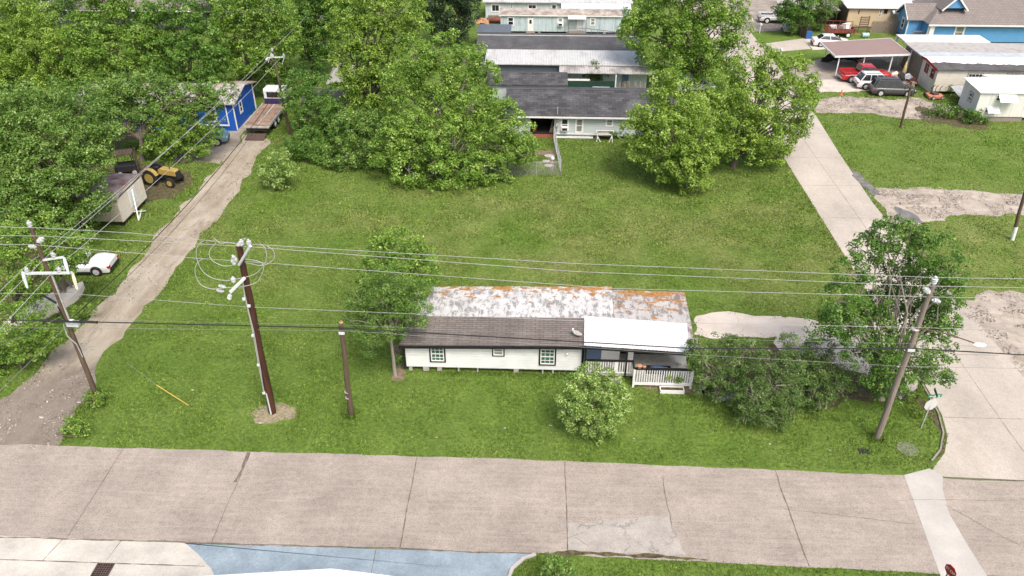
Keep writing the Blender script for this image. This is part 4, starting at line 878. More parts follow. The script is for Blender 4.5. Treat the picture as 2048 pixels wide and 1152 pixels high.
for s in (-1,1): MB().box(s*.85,s*1.2,4.6,5.6,.85,1.15).build('fender', M['cnavy'], t, bevel=.06); MB().box(s*.6,s*.9,5.7,5.74,1.0,1.2).build('headlight', M['hlight'], t)
MB().box(-1.15,1.15,5.75,5.9,.5,.8).build('bumper', M['chrome'], t)
for y in (-1.9,-.8,5.0):
    for s in (-1,1):
        h = bpy.data.objects.new('wheel_mount', None); COL.objects.link(h); h.parent = t; h.name = 'axle_end'; h.location = (0,y,0)
        bpy.data.objects.remove(h)
        m = MB(); m.lathe([(.3,s*.0),(.48,s*.0),(.5,s*.04),(.5,s*.26),(.46,s*.3),(.28,s*.3)], (s*.85,y,.5), 'x', 20); ty = m.build('wheel', M['tyre'], t, True)
        m = MB(); m.lathe([(.3,s*.2),(.3,s*.31),(.26,s*.33),(.12,s*.315),(.1,s*.37),(.05,s*.37)], (s*.85,y,.5), 'x', 16); m.build('rim', M['white'], ty)

# yellow tractor
M['tyel'] = paint('yellow_tractor_paint', (.42,.30,.08), .6)
t = thing('tractor', 'yellow and black tractor parked on the dark shoulder beyond the cream shed', 'tractor', (-32.9,61.3,0), R(-12))
m = MB(); m.prism([(-.2,.95),(-.2,1.35),(0,1.5),(1.4,1.42),(1.5,1.3),(1.5,.9)], 'y', -.32, .32); m.build('bonnet', M['tyel'], t, bevel=.04)
MB().box(-.1,1.45,-.2,.2,.55,.95).box(-1.1,-.1,-.22,.22,.5,.9).build('engine_block', M['trim'], t)
MB().box(1.5,1.62,-.3,.3,.6,1.3).build('grille', M['trim'], t); MB().cyl((.9,-.1,1.4),(.9,-.1,2.0),.04).build('exhaust', M['iron'], t)
m = MB(); m.box(-.95,-.5,-.25,.25,.95,1.03).box(-1.0,-.92,-.25,.25,1.03,1.4).build('seat', M['trim'], t, bevel=.02)
MB().bar((-.25,0,1.2),(-.42,0,1.5),.04).lathe([(.17,0),(.2,.01),(.17,.03)], (-.44,0,1.5), 'z', 14).build('steering_wheel', M['trim'], t)
for s in (-1,1):
    m = MB(); rg = []
    for i in range(7):
        a = R(20+i*24); rg.append([(-.85+.82*math.cos(a), s*.45, .72+.82*math.sin(a)), (-.85+.82*math.cos(a), s*.85, .72+.82*math.sin(a)), (-.85+.78*math.cos(a), s*.85, .72+.78*math.sin(a)), (-.85+.78*math.cos(a), s*.45, .72+.78*math.sin(a))])
    m.loft(rg); m.build('fender', M['tyel'] if s < 0 else M['trim'], t)
    for x, r_, w_, nm in ((-.85,.72,.36,'rear_wheel'),(1.05,.42,.22,'front_wheel')):
        m = MB(); m.lathe([(r_*.55,-w_/2),(r_*.92,-w_/2),(r_,-w_/4),(r_,w_/4),(r_*.92,w_/2),(r_*.55,w_/2)], (x,s*.68,r_), 'y', 20)
        for k in range(18):
            a = k*math.pi/9; m.bar((x+r_*math.cos(a), s*.68-w_*.42, r_+r_*math.sin(a)), (x+r_*math.cos(a+.15), s*.68+w_*.42, r_+r_*math.sin(a+.15)), .05, .03, up=(math.cos(a),0,math.sin(a)))
        o = m.build(nm, M['tyre'], t); MB().lathe([(r_*.6,s*0),(r_*.6,s*w_*.53),(r_*.5,s*w_*.56),(r_*.46,s*w_*.51),(.1,s*w_*.52),(.06,s*w_*.6)], (x,s*.68,r_), 'y', 16).build('rim', M['tyel'], o)
MB().box(-2.6,-1.5,-.8,.8,.25,.33).bar((-1.1,-.3,.6),(-2.2,-.3,.35),.08).bar((-1.1,.3,.6),(-2.2,.3,.35),.08).build('rear_hitch', M['iron'], t)
# dark loader
t = thing('forklift', 'black open-cab machine parked in deep shade behind the yellow tractor', 'forklift', (-36.9,63.2,0), R(20))
m = MB(); m.box(-.9,.7,-.6,.6,.35,.95).box(-1.1,-.9,-.5,.5,.4,1.1).build('body', M['trim'], t, bevel=.04)
m = MB()
for x in (-.8,.5):
    for y in (-.5,.5): m.bar((x,y,.95),(x,y,2.0),.06)
m.build('cab_frame', M['trim'], t); m = MB(); m.box(-.95,.65,-.62,.62,2.0,2.06)
for k in range(5): m.box(-.8+k*.3,-.74+k*.3,-.6,.6,2.06,2.1)
m.build('roof_guard', M['iron'], t); MB().box(.75,.85,-.45,-.35,.1,2.2).box(.75,.85,.35,.45,.1,2.2).box(.85,1.7,-.35,-.25,.1,.15).box(.85,1.7,.25,.35,.1,.15).build('mast', M['iron'], t)
for x in (-.7,.5):
    for s in (-1,1): wheel(t, x, s*.6, .3, .2, s)
# rusty trailer of scrap
t = thing('utility_trailer', 'rust red utility trailer piled with white and grey scrap in front of the tan home', 'trailer', (40.9,110.8,0), R(-6))
M['rustpaint'] = pm('rusty_red_paint', (.2,.055,.04), .35, 2, .8)
m = MB(); m.box(-1.9,1.7,-.9,.9,.55,.65)
for s in (-1,1): m.box(-1.9,1.7,s*.9,s*.94,.55,1.15)
m.box(1.66,1.7,-.9,.9,.65,1.1).build('deck', M['rustpaint'], t)
m = MB()
for x in (-1.9,-.9,0,.9,1.7):
    for s in (-1,1): m.bar((x,s*.97,.5),(x,s*.97,1.7),.06)
m.bar((-1.9,-.97,1.7),(1.7,-.97,1.7),.06).bar((-1.9,.97,1.7),(1.7,.97,1.7),.06).bar((1.7,0,.5),(2.9,0,.45),.08); m.build('rail_frame', M['rustpaint'], t)
for s in (-1,1): wheel(t, .9, s*1.05, .36, .2, s, True)
t2 = thing('scrap_pile', 'jumbled white and grey appliances and sheets heaped on the rust red trailer', 'scrap pile', (40.9,110.8,.65), R(-6))
r_ = random.Random(3)
for i in range(9):
    x, y = r_.uniform(-1.5,1.3), r_.uniform(-.6,.6); s_ = r_.uniform(.25,.5); m = MB(); m.box(-s_,s_,-s_*.7,s_*.7,0,r_.uniform(.3,1.1)); o = m.build('scrap_piece', M[r_.choice(['white','concblock','rim','greyflat'])], t2, bevel=.02); o.location = (x,y,.01); o.rotation_euler = (r_.uniform(-.25,.25),r_.uniform(-.25,.25),r_.uniform(0,3))
# covered boat
t = thing('boat', 'small grey tarpaulin-covered boat by the fence under the street-corner tree', 'boat', (34.5,113.3,0), R(78))
rg = []
for i in range(9):
    x = -2+i*.5; w_ = .85*(1-max(0,(x-.2)/1.9)**2)*.98+.02; rg.append([(x,-w_*.7,.25),(x,-w_,.7),(x,0,1.05-.1*abs(x)/2),(x,w_,.7),(x,w_*.7,.25)])
m = MB(); m.loft(rg); m.build('covered_hull', M['greyflat'], t); MB().bar((-2,0,.2),(2.6,0,.2),.12).box(-.1,.1,-.9,.9,.1,.25).build('boat_trailer', M['iron'], t)
# fallen white boat left
t = thing('boat', 'upturned cream boat hull lying beside the alley behind the front utility pole', 'boat', (-32.9,41.7,0), R(64))
rg = []
for i in range(11):
    x = -3+i*.6; w_ = .95*(1-max(0,(abs(x)-1)/2.05)**2)+.02; rg.append([(x,-w_,.0),(x,-w_*.92,.45),(x,-w_*.3,.62),(x,w_*.3,.62),(x,w_*.92,.45),(x,w_,.0)])
MB().loft(rg).build('hull', M['pinkwhite'], t, True)
t = thing('pallet_stack', 'weathered wooden pallets leaning together beside the white convertible', 'pallets', (-31.9,43.4,0), R(20))
for k in range(3):
    m = MB()
    for i in range(6): m.box(-.6+i*.22,-.46+i*.22,0,.03,0,1.3)
    m.box(-.6,.64,.03,.09,.1,.2).box(-.6,.64,.03,.09,1.0,1.1); o = m.build('pallet', M['oldwood'], t); o.location = (k*.25-.3, k*.5-.3, 0); o.rotation_euler = (R(-18),0,R(80+k*14))
# ================================================================ POLES, WIRES, SIGNS
M['polewood'] = pm('weathered_pole_wood', (.115,.08,.055), .3, 2, .95, bump=.7, stretch=(5,5,.5), grime=.4, grime_c=(.05,.035,.025))
M['polebrown'] = pm('creosote_brown_pole', (.045,.017,.011), .35, 1.2, .7, stretch=(5,5,.4), c2=(.075,.028,.017), grime=.3, grime_c=(.02,.012,.01))
M['polegrey'] = pm('grey_pole_wood', (.25,.205,.175), .25, 2, .95, bump=.7, stretch=(5,5,.5), grime=.3, grime_c=(.13,.1,.08))
M['fibre'] = pm('pale_fibreglass', (.6,.64,.64), .05, 5, .5); M['porcelain'] = pm('insulator_polymer', (.55,.57,.57), .1, 8, .4)
M['cable'] = pm('aluminium_cable', (.38,.385,.375), .1, 6, .7); M['cablek'] = pm('black_cable', (.02,.02,.022), .2, 4, .7); M['cableg'] = pm('thin_grey_wire', (.25,.25,.24), .1, 4, .6)
def pole(label, base, top, r0, r1, mat, n=9):
    t = thing('utility_pole', label, 'utility pole', (base[0], base[1], 0)); T = Vector((top[0]-base[0], top[1]-base[1], top[2]))
    m = MB(); k = 7; m.tube([(T.x*i/k + (.02*math.sin(i*1.7) if 0 < i < k else 0), T.y*i/k, -.05 + (T.z+.05)*i/k) for i in range(k+1)], [r0+(r1-r0)*i/k for i in range(k+1)], n)
    m.build('pole', M[mat], t, True); return t, T
def ins(par, p, d=(0,0,1), s=1.0, tilt=None):
    m = MB(); d = Vector(d).normalized(); p = Vector(p)
    m.tube([p + d*h*s for h in (0,.05,.06,.09,.1,.14,.15,.19,.2,.26)], [.03*s,.03*s,.075*s,.075*s,.035*s,.085*s,.035*s,.085*s,.04*s,.04*s], 8); m.build('insulator', M['porcelain'], par, True)
def bracket(par, m_or, a, b, w=.07): MB().bar(a, b, w).build('crossarm', M['fibre'], par)
L3 = lambda p, t: tuple(p[i]-t.location[i] for i in range(3))
# left front pole
pA, T = pole('weathered wooden pole with two pale crossarms at the mouth of the dirt alley', G(197,803), at(62,455,32.9), .15, .1, 'polewood')
ins(pA, (T.x,0,T.z), (0,0,1), 1.5); ins(pA, (.05,-.05,10.55), (.9,0,.6), 1.7); ins(pA, (-.05,-.1,10.3), (-1,0,.1), 1.5)
bracket(pA, 0, (.05,-.12,9.55), (1.15,-.12,9.75), .09); ins(pA, (.65,-.12,9.7), (0,0,1), 1.3)
bracket(pA, 0, (-1.3,-.16,8.75), (1.35,-.16,8.85), .11); ins(pA, (-1.0,-.16,8.8), (0,0,1), 1.3); ins(pA, (.7,-.16,8.85), (0,0,1), 1.3)
for x in (-1.3,1.3,1.15):
    z = 9.7 if x == 1.15 else 8.8; m = MB(); m.tube([(x,-.1,z),(x+.12,-.3,z-.25),(x+.2,-.45,z-.75)], [.06,.09,.05], 8); m.build('cutout_fuse', M['fibre'] if x != 1.3 else pm('ivory_fuse', (.7,.62,.42), .1, 4, .5), pA, True)
MB().bar((.18,-.1,8.7),(.2,-.1,5.8),.07).build('conduit', M['concblock'], pA)
MB().bar((-.15,-.1,6.9),(-.7,-.2,7.5),.08).bar((-.15,-.1,6.7),(.0,-.1,5.5),.05).build('stand_off', M['cablek'], pA)
MB().box(.1,.75,-.35,-.15,5.55,5.85).ball((.4,-.25,5.8),.18,8,6).build('splice_case', M['fibre'], pA)
m = MB(); m.tube([(-.15,-.2,5.6),(-.1,-.3,4.9),(.2,-.25,4.3),(.22,-.2,3.4)], .03, 6); m.build('drop_cable', M['cable'], pA)
# brown steel-ish pole
pB, T = pole('tall dark brown pole ringed by white looping cables on the open lawn', G(545,825), at(478,490,32.35), .21, .15, 'polebrown', 14)
MB().lathe([(.155,0),(.15,.04),(.02,.16)], (T.x,0,T.z), n=14).build('cap', M['concblock'], pB)
YB = G(545,825)[1]
def pb(x, y, dy=-.3): q = at(x, y, YB+dy); return L3(q, pB)
bracket(pB, 0, pb(478,530), pb(501,492,-.9), .11); bracket(pB, 0, pb(490,555), pb(460,585,-1.0), .11)
for (x, y, d) in ((484,492,(0,0,1)),(499,492,(0,0,1)),(473,522,(-.4,0,.9)),(470,530,(-.2,0,.9)),(468,566,(0,0,1)),(452,575,(-1,0,.3)),(448,583,(-1,0,.2)),(460,588,(-.3,0,-1))): ins(pB, pb(x,y,-.4), d, 1.4)
def loop(pts, dy, r=.018):
    q = [Vector(pb(x, y, d)) for (x, y), d in zip(pts, dy)]; out = []
    for i in range(len(q)-1):
        p0, p1, p2, p3 = q[max(0,i-1)], q[i], q[i+1], q[min(len(q)-1,i+2)]
        for k in range(6):
            s = k/6; out.append(.5*((2*p1)+(-p0+p2)*s+(2*p0-5*p1+4*p2-p3)*s*s+(-p0+3*p1-3*p2+p3)*s**3))
    out.append(q[-1]); MB().tube(out, r, 6).build('jumper_cable', M['cable'], pB, True)
loop([(407,482),(395,492),(393,515),(405,542),(425,556),(452,561),(478,557),(508,549),(523,536),(526,528)], [-.2]*10)
loop([(405,517),(392,530),(391,550),(403,570),(425,578),(445,576),(485,573),(512,565),(524,548),(527,530),(515,522),(490,518)], [-.5]*12)
loop([(432,486),(420,500),(420,515),(432,526),(450,532),(468,530)], [-.3]*6)
loop([(535,492),(546,500),(549,513),(540,525),(522,531),(500,527),(490,525)], [-.3]*7)
loop([(520,487),(530,496),(533,512),(529,527),(515,532)], [-.25]*5)
loop([(428,476),(440,486),(455,485),(470,487)], [-.3]*4, .016); loop([(480,481),(492,476),(480,488)], [-.3]*3, .02)
m = MB(); m.tube([pb(485,555,-.25), pb(489,590,-.25), pb(505,660,-.3), pb(519,740,-.3), pb(529,788,-.3)], .03, 6).tube([pb(490,592,-.3), pb(508,665,-.35), pb(522,745,-.35), pb(527,785,-.35)], .022, 6); m.build('riser_conduit', M['cable'], pB)
for (x, y) in ((487,598),(505,671),(516,730),(527,786),(497,612)): q = pb(x+1,y,-.34); MB().box(q[0]-.07,q[0]+.07,q[1]-.05,q[1]+.05,q[2]-.06,q[2]+.06).build('conduit_clamp', M['fibre'], pB)
MB().add([(-.04,-.225,.05),(.04,-.225,.05),(.02,-.225,1.6),(-.05,-.222,1.6)], [(0,1,2,3)]).add([(-.04,-.215,.05),(.04,-.215,.05),(.02,-.2,1.6),(-.05,-.2,1.6)], [(0,1,2,3)]).build('white_marker_strip', M['fibre'], pB)
q = pb(472,574,-.6); MB().box(q[0]-.04,q[0]+.04,q[1]-.04,q[1]+.04,q[2]-.12,q[2]+.1).build('red_tag', M['redtrim'], pB)
# short pole
pC, T = pole('short brown wooden pole with a sawn pale top standing alone on the lawn', G(702,830), at(682,645,32.3), .16, .12, 'polewood')
MB().cyl((T.x,0,T.z),(T.x,0,T.z+.05),.125,.06).build('sawn_top', pm('sawn_wood', (.4,.22,.12), .2, 8, .9), pC); MB().box(T.x-.15,T.x+.15,-.19,-.13,5.75,5.9).build('clamp', M['fibre'], pC)
for z in (1.3,1.7): MB().lathe([(.165,z),(.165,z+.04)], n=12).build('band', M['concblock'], pC)
# right pole
pD, T = pole('tall grey wooden pole leaning in front of the leafy corner tree, carrying a street light', G(1753,877), at(1866,570,31.57), .17, .12, 'polegrey')
ins(pD, (T.x,0,T.z), (0,0,1), 1.8); ins(pD, (T.x-.1,-.12,T.z-.4), (-.6,0,.6), 1.7); ins(pD, (T.x+.1,-.12,T.z-.75), (.8,0,-.2), 1.7)
m = MB(); m.tube([(.15,-.1,7.45),(1.1,-.2,7.35),(2.2,-.4,7.1),(2.75,-.5,6.95)], .03, 8); m.build('lamp_arm', M['polewood'], pD)
m = MB(); m.ball((3.0,-.55,6.88),.2,10,6,(1.7,.8,.45)); m.build('lamp_head', M['white'], pD, True)
MB().box(-.1,.25,-.22,-.14,6.1,6.25).build('clamp', M['fibre'], pD); MB().lathe([(.16,7.3),(.2,7.35),(.16,7.4)], n=12).build('band', M['concblock'], pD)
# far right poles
pE, T = pole('dark wooden pole standing on the grass below the parked dark grey car', G(1801,255), at(1822,172,76.9), .14, .11, 'polewood')
m = MB(); m.ball((T.x,0,T.z),.32,8,6,(1.2,1,.8)).box(T.x-.15,T.x+.15,-.4,-.1,T.z+.1,T.z+.5).bar((T.x-.8,0,T.z+.2),(T.x+.5,0,T.z+.3),.09).build('pole_head', M['oldwood'], pE, True)
pF, T = pole('dark pole with a white painted foot on the right-hand grass at the picture edge', G(2024,480), at(2062,340,54), .14, .11, 'polewood')
m = MB(); m.tube([(0,0,0),(T.x*.16,0,1.15)], [.148,.146], 10); m.build('white_paint', M['white'], pF, True)
# alley poles
pG, T = pole('slim wooden pole with a white crossarm beside the flatbed truck', G(580,270), at(545,103,72.6), .15, .1, 'polewood')
bracket(pG, 0, (-.9,-.1,7.75), (.75,-.1,7.85), .09); ins(pG, (T.x,0,T.z), (0,0,1), 1.3); ins(pG, (.7,-.1,7.85), (0,0,1), 1.2); ins(pG, (-.85,-.1,7.8), (-.5,0,-.8), 1.6)
m = MB(); m.bar((T.x-.1,-.1,T.z-.1),(-.9,-.1,7.3),.06).bar((.7,-.1,7.8),(.4,-.1,7.1),.05).box(T.x-.15,T.x+.1,-.2,-.08,T.z-.5,T.z-.2).build('fittings', M['porcelain'], pG)
pH, T = pole('wooden pole with a grey transformer can among the trees at the end of the alley', G(660,125), at(630,-8,96), .16, .11, 'polewood')
m = MB(); q = L3(at(643,38,95.6), pH); m.lathe([(.2,-.45),(.24,-.42),(.24,.35),(.2,.42),(.05,.46)], q, n=14); m.build('transformer', M['concblock'], pH, True)
q = L3(at(627,18,95.6), pH); MB().box(q[0]-.3,q[0]+.1,q[1]-.1,q[1]+.1,q[2]-.25,q[2]+.25).build('switch_box', M['white'], pH)

def wire(label, nodes, r, mat, group, sag=.0, name='power_line'):
    """nodes: (px, py, Y) sights; sag (m) between supports"""
    q = [Vector(at(*n)) for n in nodes]; pts = []
    for a, b in zip(q, q[1:]):
        for k in range(14): s = k/14; p = a.lerp(b, s); p.z -= 4*sag*s*(1-s)*((b-a).length/25)**2; pts.append(p)
    pts.append(q[-1]); o0 = pts[0].copy()
    o = MB().tube([p-o0 for p in pts], r, 6).build(name, M[mat], None, True, fix=False); o.location = o0; return tag(o, label, 'overhead wire', group)
Y0 = 32.6; gm = 'wires strung along the main road'
wire('pale main-road wire carried on the very tops of the poles, highest of the set', [(-300,446,Y0),(85,456,Y0),(262,466,Y0),(478,487,Y0-.3),(1150,527,Y0),(1867,555,31.6),(2350,562,31.6)], .012, 'cable', gm)
wire('pale main-road wire just below the highest one', [(-300,468,Y0),(84,472,Y0),(478,492,Y0-.6),(1150,543,Y0),(1858,572,31.5),(2350,581,31.5)], .012, 'cable', gm)
wire('pale main-road wire, third from the top, crossing just above the white house roof', [(-300,489,Y0),(62,489,Y0),(400,517,Y0),(478,522,Y0-.3),(1228,577,Y0),(1870,594,31.5),(2350,602,31.5)], .012, 'cable', gm)
wire('single pale wire crossing the brown shingles of the white house at mid height', [(-300,584,Y0),(150,588,Y0),(500,614,Y0-.3),(1169,642,Y0),(1838,655,31.4),(2350,672,31.4)], .010, 'cable', gm)
wire('thin dark wire crossing just below the ridge of the brown shingles', [(206,640,Y0),(685,650,32.1),(1171,671,Y0),(1380,677,Y0),(1832,688,31.4),(2350,708,31.4)], .006, 'cableg', gm)
wire('thick black cable along the eave of the white house, thickest of the road wires', [(-300,638,Y0),(130,641,Y0),(190,644,Y0),(683,656,32.1),(1385,697,Y0),(1826,697,31.4),(2350,727,31.4)], .03, 'cablek', gm)
wire('lowest thin wire drawn across the house windows and porch', [(-300,655,Y0),(150,656,Y0),(685,661,32.1),(1395,710,Y0),(1810,733,31.4),(2350,742,31.4)], .009, 'cableg', gm)
o = MB().cyl((0,0,0),(2.3,0,-.05),.06,.05,8).build('cable_splice', M['cablek'], None, True); o.location = at(80,641,Y0-.2); tag(o, 'fat black splice sleeve on the thick cable left of the wooden pole', 'cable splice')
o = MB().cyl((0,0,0),(.85,0,-.03),.07,.07,8).build('cable_splice', M['cablek'], None, True); o.location = at(163,643,Y0-.2); tag(o, 'short black splice sleeve on the thick cable right of the wooden pole', 'cable splice')
ga = 'wires strung along the dirt alley'
def wire3(label, pts3, r, mat, group, sag=.25):
    q = [Vector(p) for p in pts3]; pts = []
    for a, b in zip(q, q[1:]):
        for k in range(16): s = k/16; p = a.lerp(b, s); p.z -= 4*sag*s*(1-s)*((b-a).length/40)**2; pts.append(p)
    pts.append(q[-1]); o0 = pts[0].copy()
    o = MB().tube([p-o0 for p in pts], r, 6).build('power_line', M[mat], None, True, fix=False); o.location = o0; return tag(o, label, 'overhead wire', group)
Av = lambda p, q: (p.location[0]+q[0], p.location[1]+q[1], q[2])
far = Vector((-25.3,-6,0))
w1 = [tuple(far+Vector((-1.0,0,9.3))), Av(pA,(-1.0,-.16,9.15)), Av(pG,(-.85,-.1,7.6))]
wire3('pale alley wire from the left end of the crossarm to the slim pole', w1, .014, 'cable', ga)
wire3('pale alley wire from the short upper bracket to the slim pole beside the flatbed truck', [tuple(far+Vector((.65,0,10.3))), Av(pA,(.65,-.12,10.05)), Av(pG,(-.3,0,8.5)), tuple(at(640,2,96))], .014, 'cable', ga)
wire3('pale alley wire joining the right ends of the two crossarms', [tuple(far+Vector((.8,0,9.3))), Av(pA,(.7,-.16,9.2)), Av(pG,(.7,-.1,8.1))], .014, 'cable', ga, .5)
wire3('thick black double cable hanging low over the length of the dirt alley', [Av(pA,(.1,0,5.7)), Av(pG,(-.1,0,5.1)), tuple(at(652,90,96))], .028, 'cablek', ga, 1.0)
wire3('thin black cable hanging lowest above the dirt alley beside the thick one', [Av(pA,(0,.1,5.1)), Av(pG,(-.1,0,4.7))], .014, 'cablek', ga, 1.2)
wire3('thin pale wire slanting over the alley mouth from the left wooden pole', [Av(pA,(.2,0,4.2)), Av(pA,(2.2,6,5.6)), Av(pA,(3.2,12,6.2))], .01, 'cable', ga)
wire3('grey wire running down the left edge of the picture below the wooden pole', [tuple(at(-60,720,24)), Av(pA,(-.2,0,6.0))], .012, 'cableg', ga)
wire3('second grey wire running to the lower left from under the black splice', [tuple(at(-40,820,24)), Av(pA,(-.1,0,5.4))], .012, 'cableg', ga)

# signs
M['sgreen'] = pm('green_sign', (.01,.22,.12), .05, 3, .4); M['sred'] = pm('red_sign', (.42,.01,.015), .05, 3, .4); M['galv'] = pm('galvanised_steel', (.42,.43,.43), .1, 6, .5, metal=.3)
M['signback'] = pm('bare_aluminium', (.55,.56,.56), .06, 4, .5)
def octa(r): return [(r*math.cos(R(22.5+45*i)), r*math.sin(R(22.5+45*i))) for i in range(8)]
b0 = G(1842,857); tp = at(1862,790,33.0)
t = thing('stop_sign', 'street corner sign post seen from behind with a green street name blade on top', 'road sign', b0)
MB().bar((0,0,-.05),(tp[0]-b0[0],.3,2.15),.06,.03).build('post', M['galv'], t)
o = MB().prism(octa(.4), 'y', -.012, .012).build('sign_panel', M['signback'], t); o.location = (.18,.22,1.55); o.rotation_euler = (0,0,R(12))
o = MB().box(-.4,.4,-.01,.01,-.1,.1).build('street_name_blade', M['sgreen'], t); o.location = (.25,.3,2.1); o.rotation_euler = (0,0,R(8))
MB().box(-.3,.3,-.014,-.0105,-.035,.02).build('lettering', M['white'], o)
o = MB().box(-.35,.35,-.01,.01,-.1,.1).build('street_name_blade', M['sgreen'], t); o.location = (.25,.3,2.33); o.rotation_euler = (0,0,R(80))
b0 = at(1888,1170,22.3); 
t = thing('stop_sign', 'red octagonal stop sign seen edge-on at the bottom right corner by the grey gutter', 'stop sign', (18.15,22.35,0))
MB().bar((0,0,-.05),(.03,0,1.35),.05,.03).build('post', M['iron'], t)
o = MB().prism(octa(.3), 'y', -.012, .012).build('sign_panel', M['sred'], t); o.location = (.06,-.04,1.12); o.rotation_euler = (0,0,R(-68))
cu = bpy.data.curves.new('lettering', 'FONT'); cu.body = 'STOP'; cu.size = .2; cu.align_x = 'CENTER'; cu.align_y = 'CENTER'; cu.extrude = .002
_t = bpy.data.objects.new('lettering_curve', cu); COL.objects.link(_t); me = bpy.data.meshes.new_from_object(_t.evaluated_get(bpy.context.evaluated_depsgraph_get())); bpy.data.objects.remove(_t); me.materials.clear(); me.materials.append(M['white'])
tx = bpy.data.objects.new('lettering', me); COL.objects.link(tx); tx.parent = o; tx.location = (0,-.016,0); tx.rotation_euler = (R(90),0,0)
# yellow guy marker lying over a guy wire
g0, g1 = Vector(G(378,812)), Vector(at(313,770,33.6)); g1 = Vector((g1.x, g1.y, max(.5, g1.z)))
t = thing('guy_marker', 'long thin yellow guy marker slanting over the lawn left of the brown pole', 'guy marker', g0)
MB().tube([(0,0,.03), g1-g0], .028, 6).build('marker_sleeve', pm('yellow_plastic', (.5,.38,.06), .05, 3, .5), t)
MB().tube([g1-g0, (g1-g0)*1.9+Vector((0,0,.3))], .008, 5).build('guy_wire', M['cableg'], t)
o = MB().bar((0,0,0),(-.12,-.05,.75),.07).build('guy_marker', pm('faded_yellow_plastic', (.5,.38,.12), .1, 3, .5)); o.location = G(194,808); tag(o, 'short faded yellow marker in the weeds at the foot of the left wooden pole', 'guy marker')
# mailboxes
for x, y, lb, hh in ((1519,66,'white mailbox at the kerb by the small lawn near the white pickup',1.1),(1501,55,'pale mailbox on a dark post beside the drive of the white pickup',1.0),(1377,118,'thin white marker post at the street edge behind the trees',1.6),(1560,118,'white mailbox on a thin post by the lawn strip left of the carport',1.1)):
    t = thing('mailbox', lb, 'mailbox', G(x,y)); MB().box(-.04,.04,-.04,.04,0,hh).build('post', M['white'], t); rg = [(-.13,0),(.13,0),(.13,.14),(.08,.23),(-.08,.23),(-.13,.14)]
    MB().prism([(a,b+hh) for a, b in rg], 'y', -.25, .25).build('box', M['white'], t)
for x, y, s_, lb in ((1682,190,.35,'faded orange cone on the grass left of the dark grey car'),):
    t = thing('traffic_cone', lb, 'traffic cone', G(x,y)); MB().box(-.2,.2,-.2,.2,0,.04).lathe([(.15,.04),(.03,.65)], n=12).build('cone', pm('faded_orange', (.6,.2,.1), .1, 3, .7), t)
# ================================================================ TREES
def leafmat(name, c1, c2, c3, trans=.35):
    m = bpy.data.materials.new(name); m.use_nodes = True; nt = m.node_tree; b = nt.nodes['Principled BSDF']; g = NG(nt)
    a = g.n('ShaderNodeAttribute', attribute_name='tint')
    col = g.ramp(a.outputs['Fac'], [(0, c1), (.55, c2), (1, c3)])
    col = g.mix(1.0, col, g.ramp(g.noise(.5, 3), [(.3, .85), (.7, 1.12)]), 'MULTIPLY')
    g.l(col, b.inputs['Base Color']); b.inputs['Roughness'].default_value = .5; b.inputs['Specular IOR Level'].default_value = .35
    t = g.n('ShaderNodeBsdfTranslucent'); g.l(g.mix(1.0, col, (1.0,1.15,.5), 'MULTIPLY'), t.inputs[0])
    mx = g.n('ShaderNodeMixShader'); mx.inputs[0].default_value = trans; g.l(b.outputs[0], mx.inputs[1]); g.l(t.outputs[0], mx.inputs[2])
    g.l(mx.outputs[0], nt.nodes['Material Output'].inputs[0]); return m
M['lf_bright'] = leafmat('leaf_bright', (.09,.19,.022), (.215,.355,.05), (.46,.59,.18), .3)
M['lf_yellow'] = leafmat('leaf_yellow_green', (.105,.20,.022), (.245,.375,.05), (.49,.60,.18), .3)
M['lf_mid'] = leafmat('leaf_mid_green', (.075,.16,.026), (.175,.30,.055), (.40,.52,.19), .3)
M['lf_deep'] = leafmat('leaf_deep_green', (.058,.14,.02), (.13,.26,.038), (.34,.49,.13), .3)
M['lf_dark'] = leafmat('leaf_evergreen', (.022,.045,.018), (.04,.075,.03), (.07,.12,.05), .1)
M['lf_grey'] = leafmat('leaf_grey_green', (.06,.12,.024), (.13,.225,.05), (.34,.42,.17), .25)
M['lf_pale'] = leafmat('leaf_pale_tip', (.10,.2,.03), (.25,.38,.08), (.60,.70,.30), .3)
M['bark'] = pm('tree_bark', (.13,.105,.085), .3, 3, .95, bump=.6, stretch=(4,4,.6)); M['barkpale'] = pm('pale_tree_bark', (.27,.24,.20), .2, 3, .9, bump=.4, stretch=(4,4,.6))
M['twig'] = pm('grey_twigs', (.22,.19,.16), .2, 4, .9)
def fast_quads(name, V, tint, mat, parent):
    n = len(V)//4; me = bpy.data.meshes.new(name)
    me.vertices.add(4*n); me.vertices.foreach_set('co', V.astype(np.float32).ravel())
    me.loops.add(4*n); me.loops.foreach_set('vertex_index', np.arange(4*n, dtype=np.int32))
    me.polygons.add(n); me.polygons.foreach_set('loop_start', np.arange(0, 4*n, 4, dtype=np.int32))
    try: me.polygons.foreach_set('loop_total', np.full(n, 4, dtype=np.int32))
    except Exception: pass
    me.update(calc_edges=True)
    at_ = me.attributes.new('tint', 'FLOAT', 'POINT'); at_.data.foreach_set('value', np.repeat(tint, 4).astype(np.float32))
    me.materials.append(mat); o = bpy.data.objects.new(name, me); COL.objects.link(o)
    if parent: o.parent = parent
    return o
def unit(v): return v / np.maximum(np.linalg.norm(v, axis=1, keepdims=True), 1e-9)
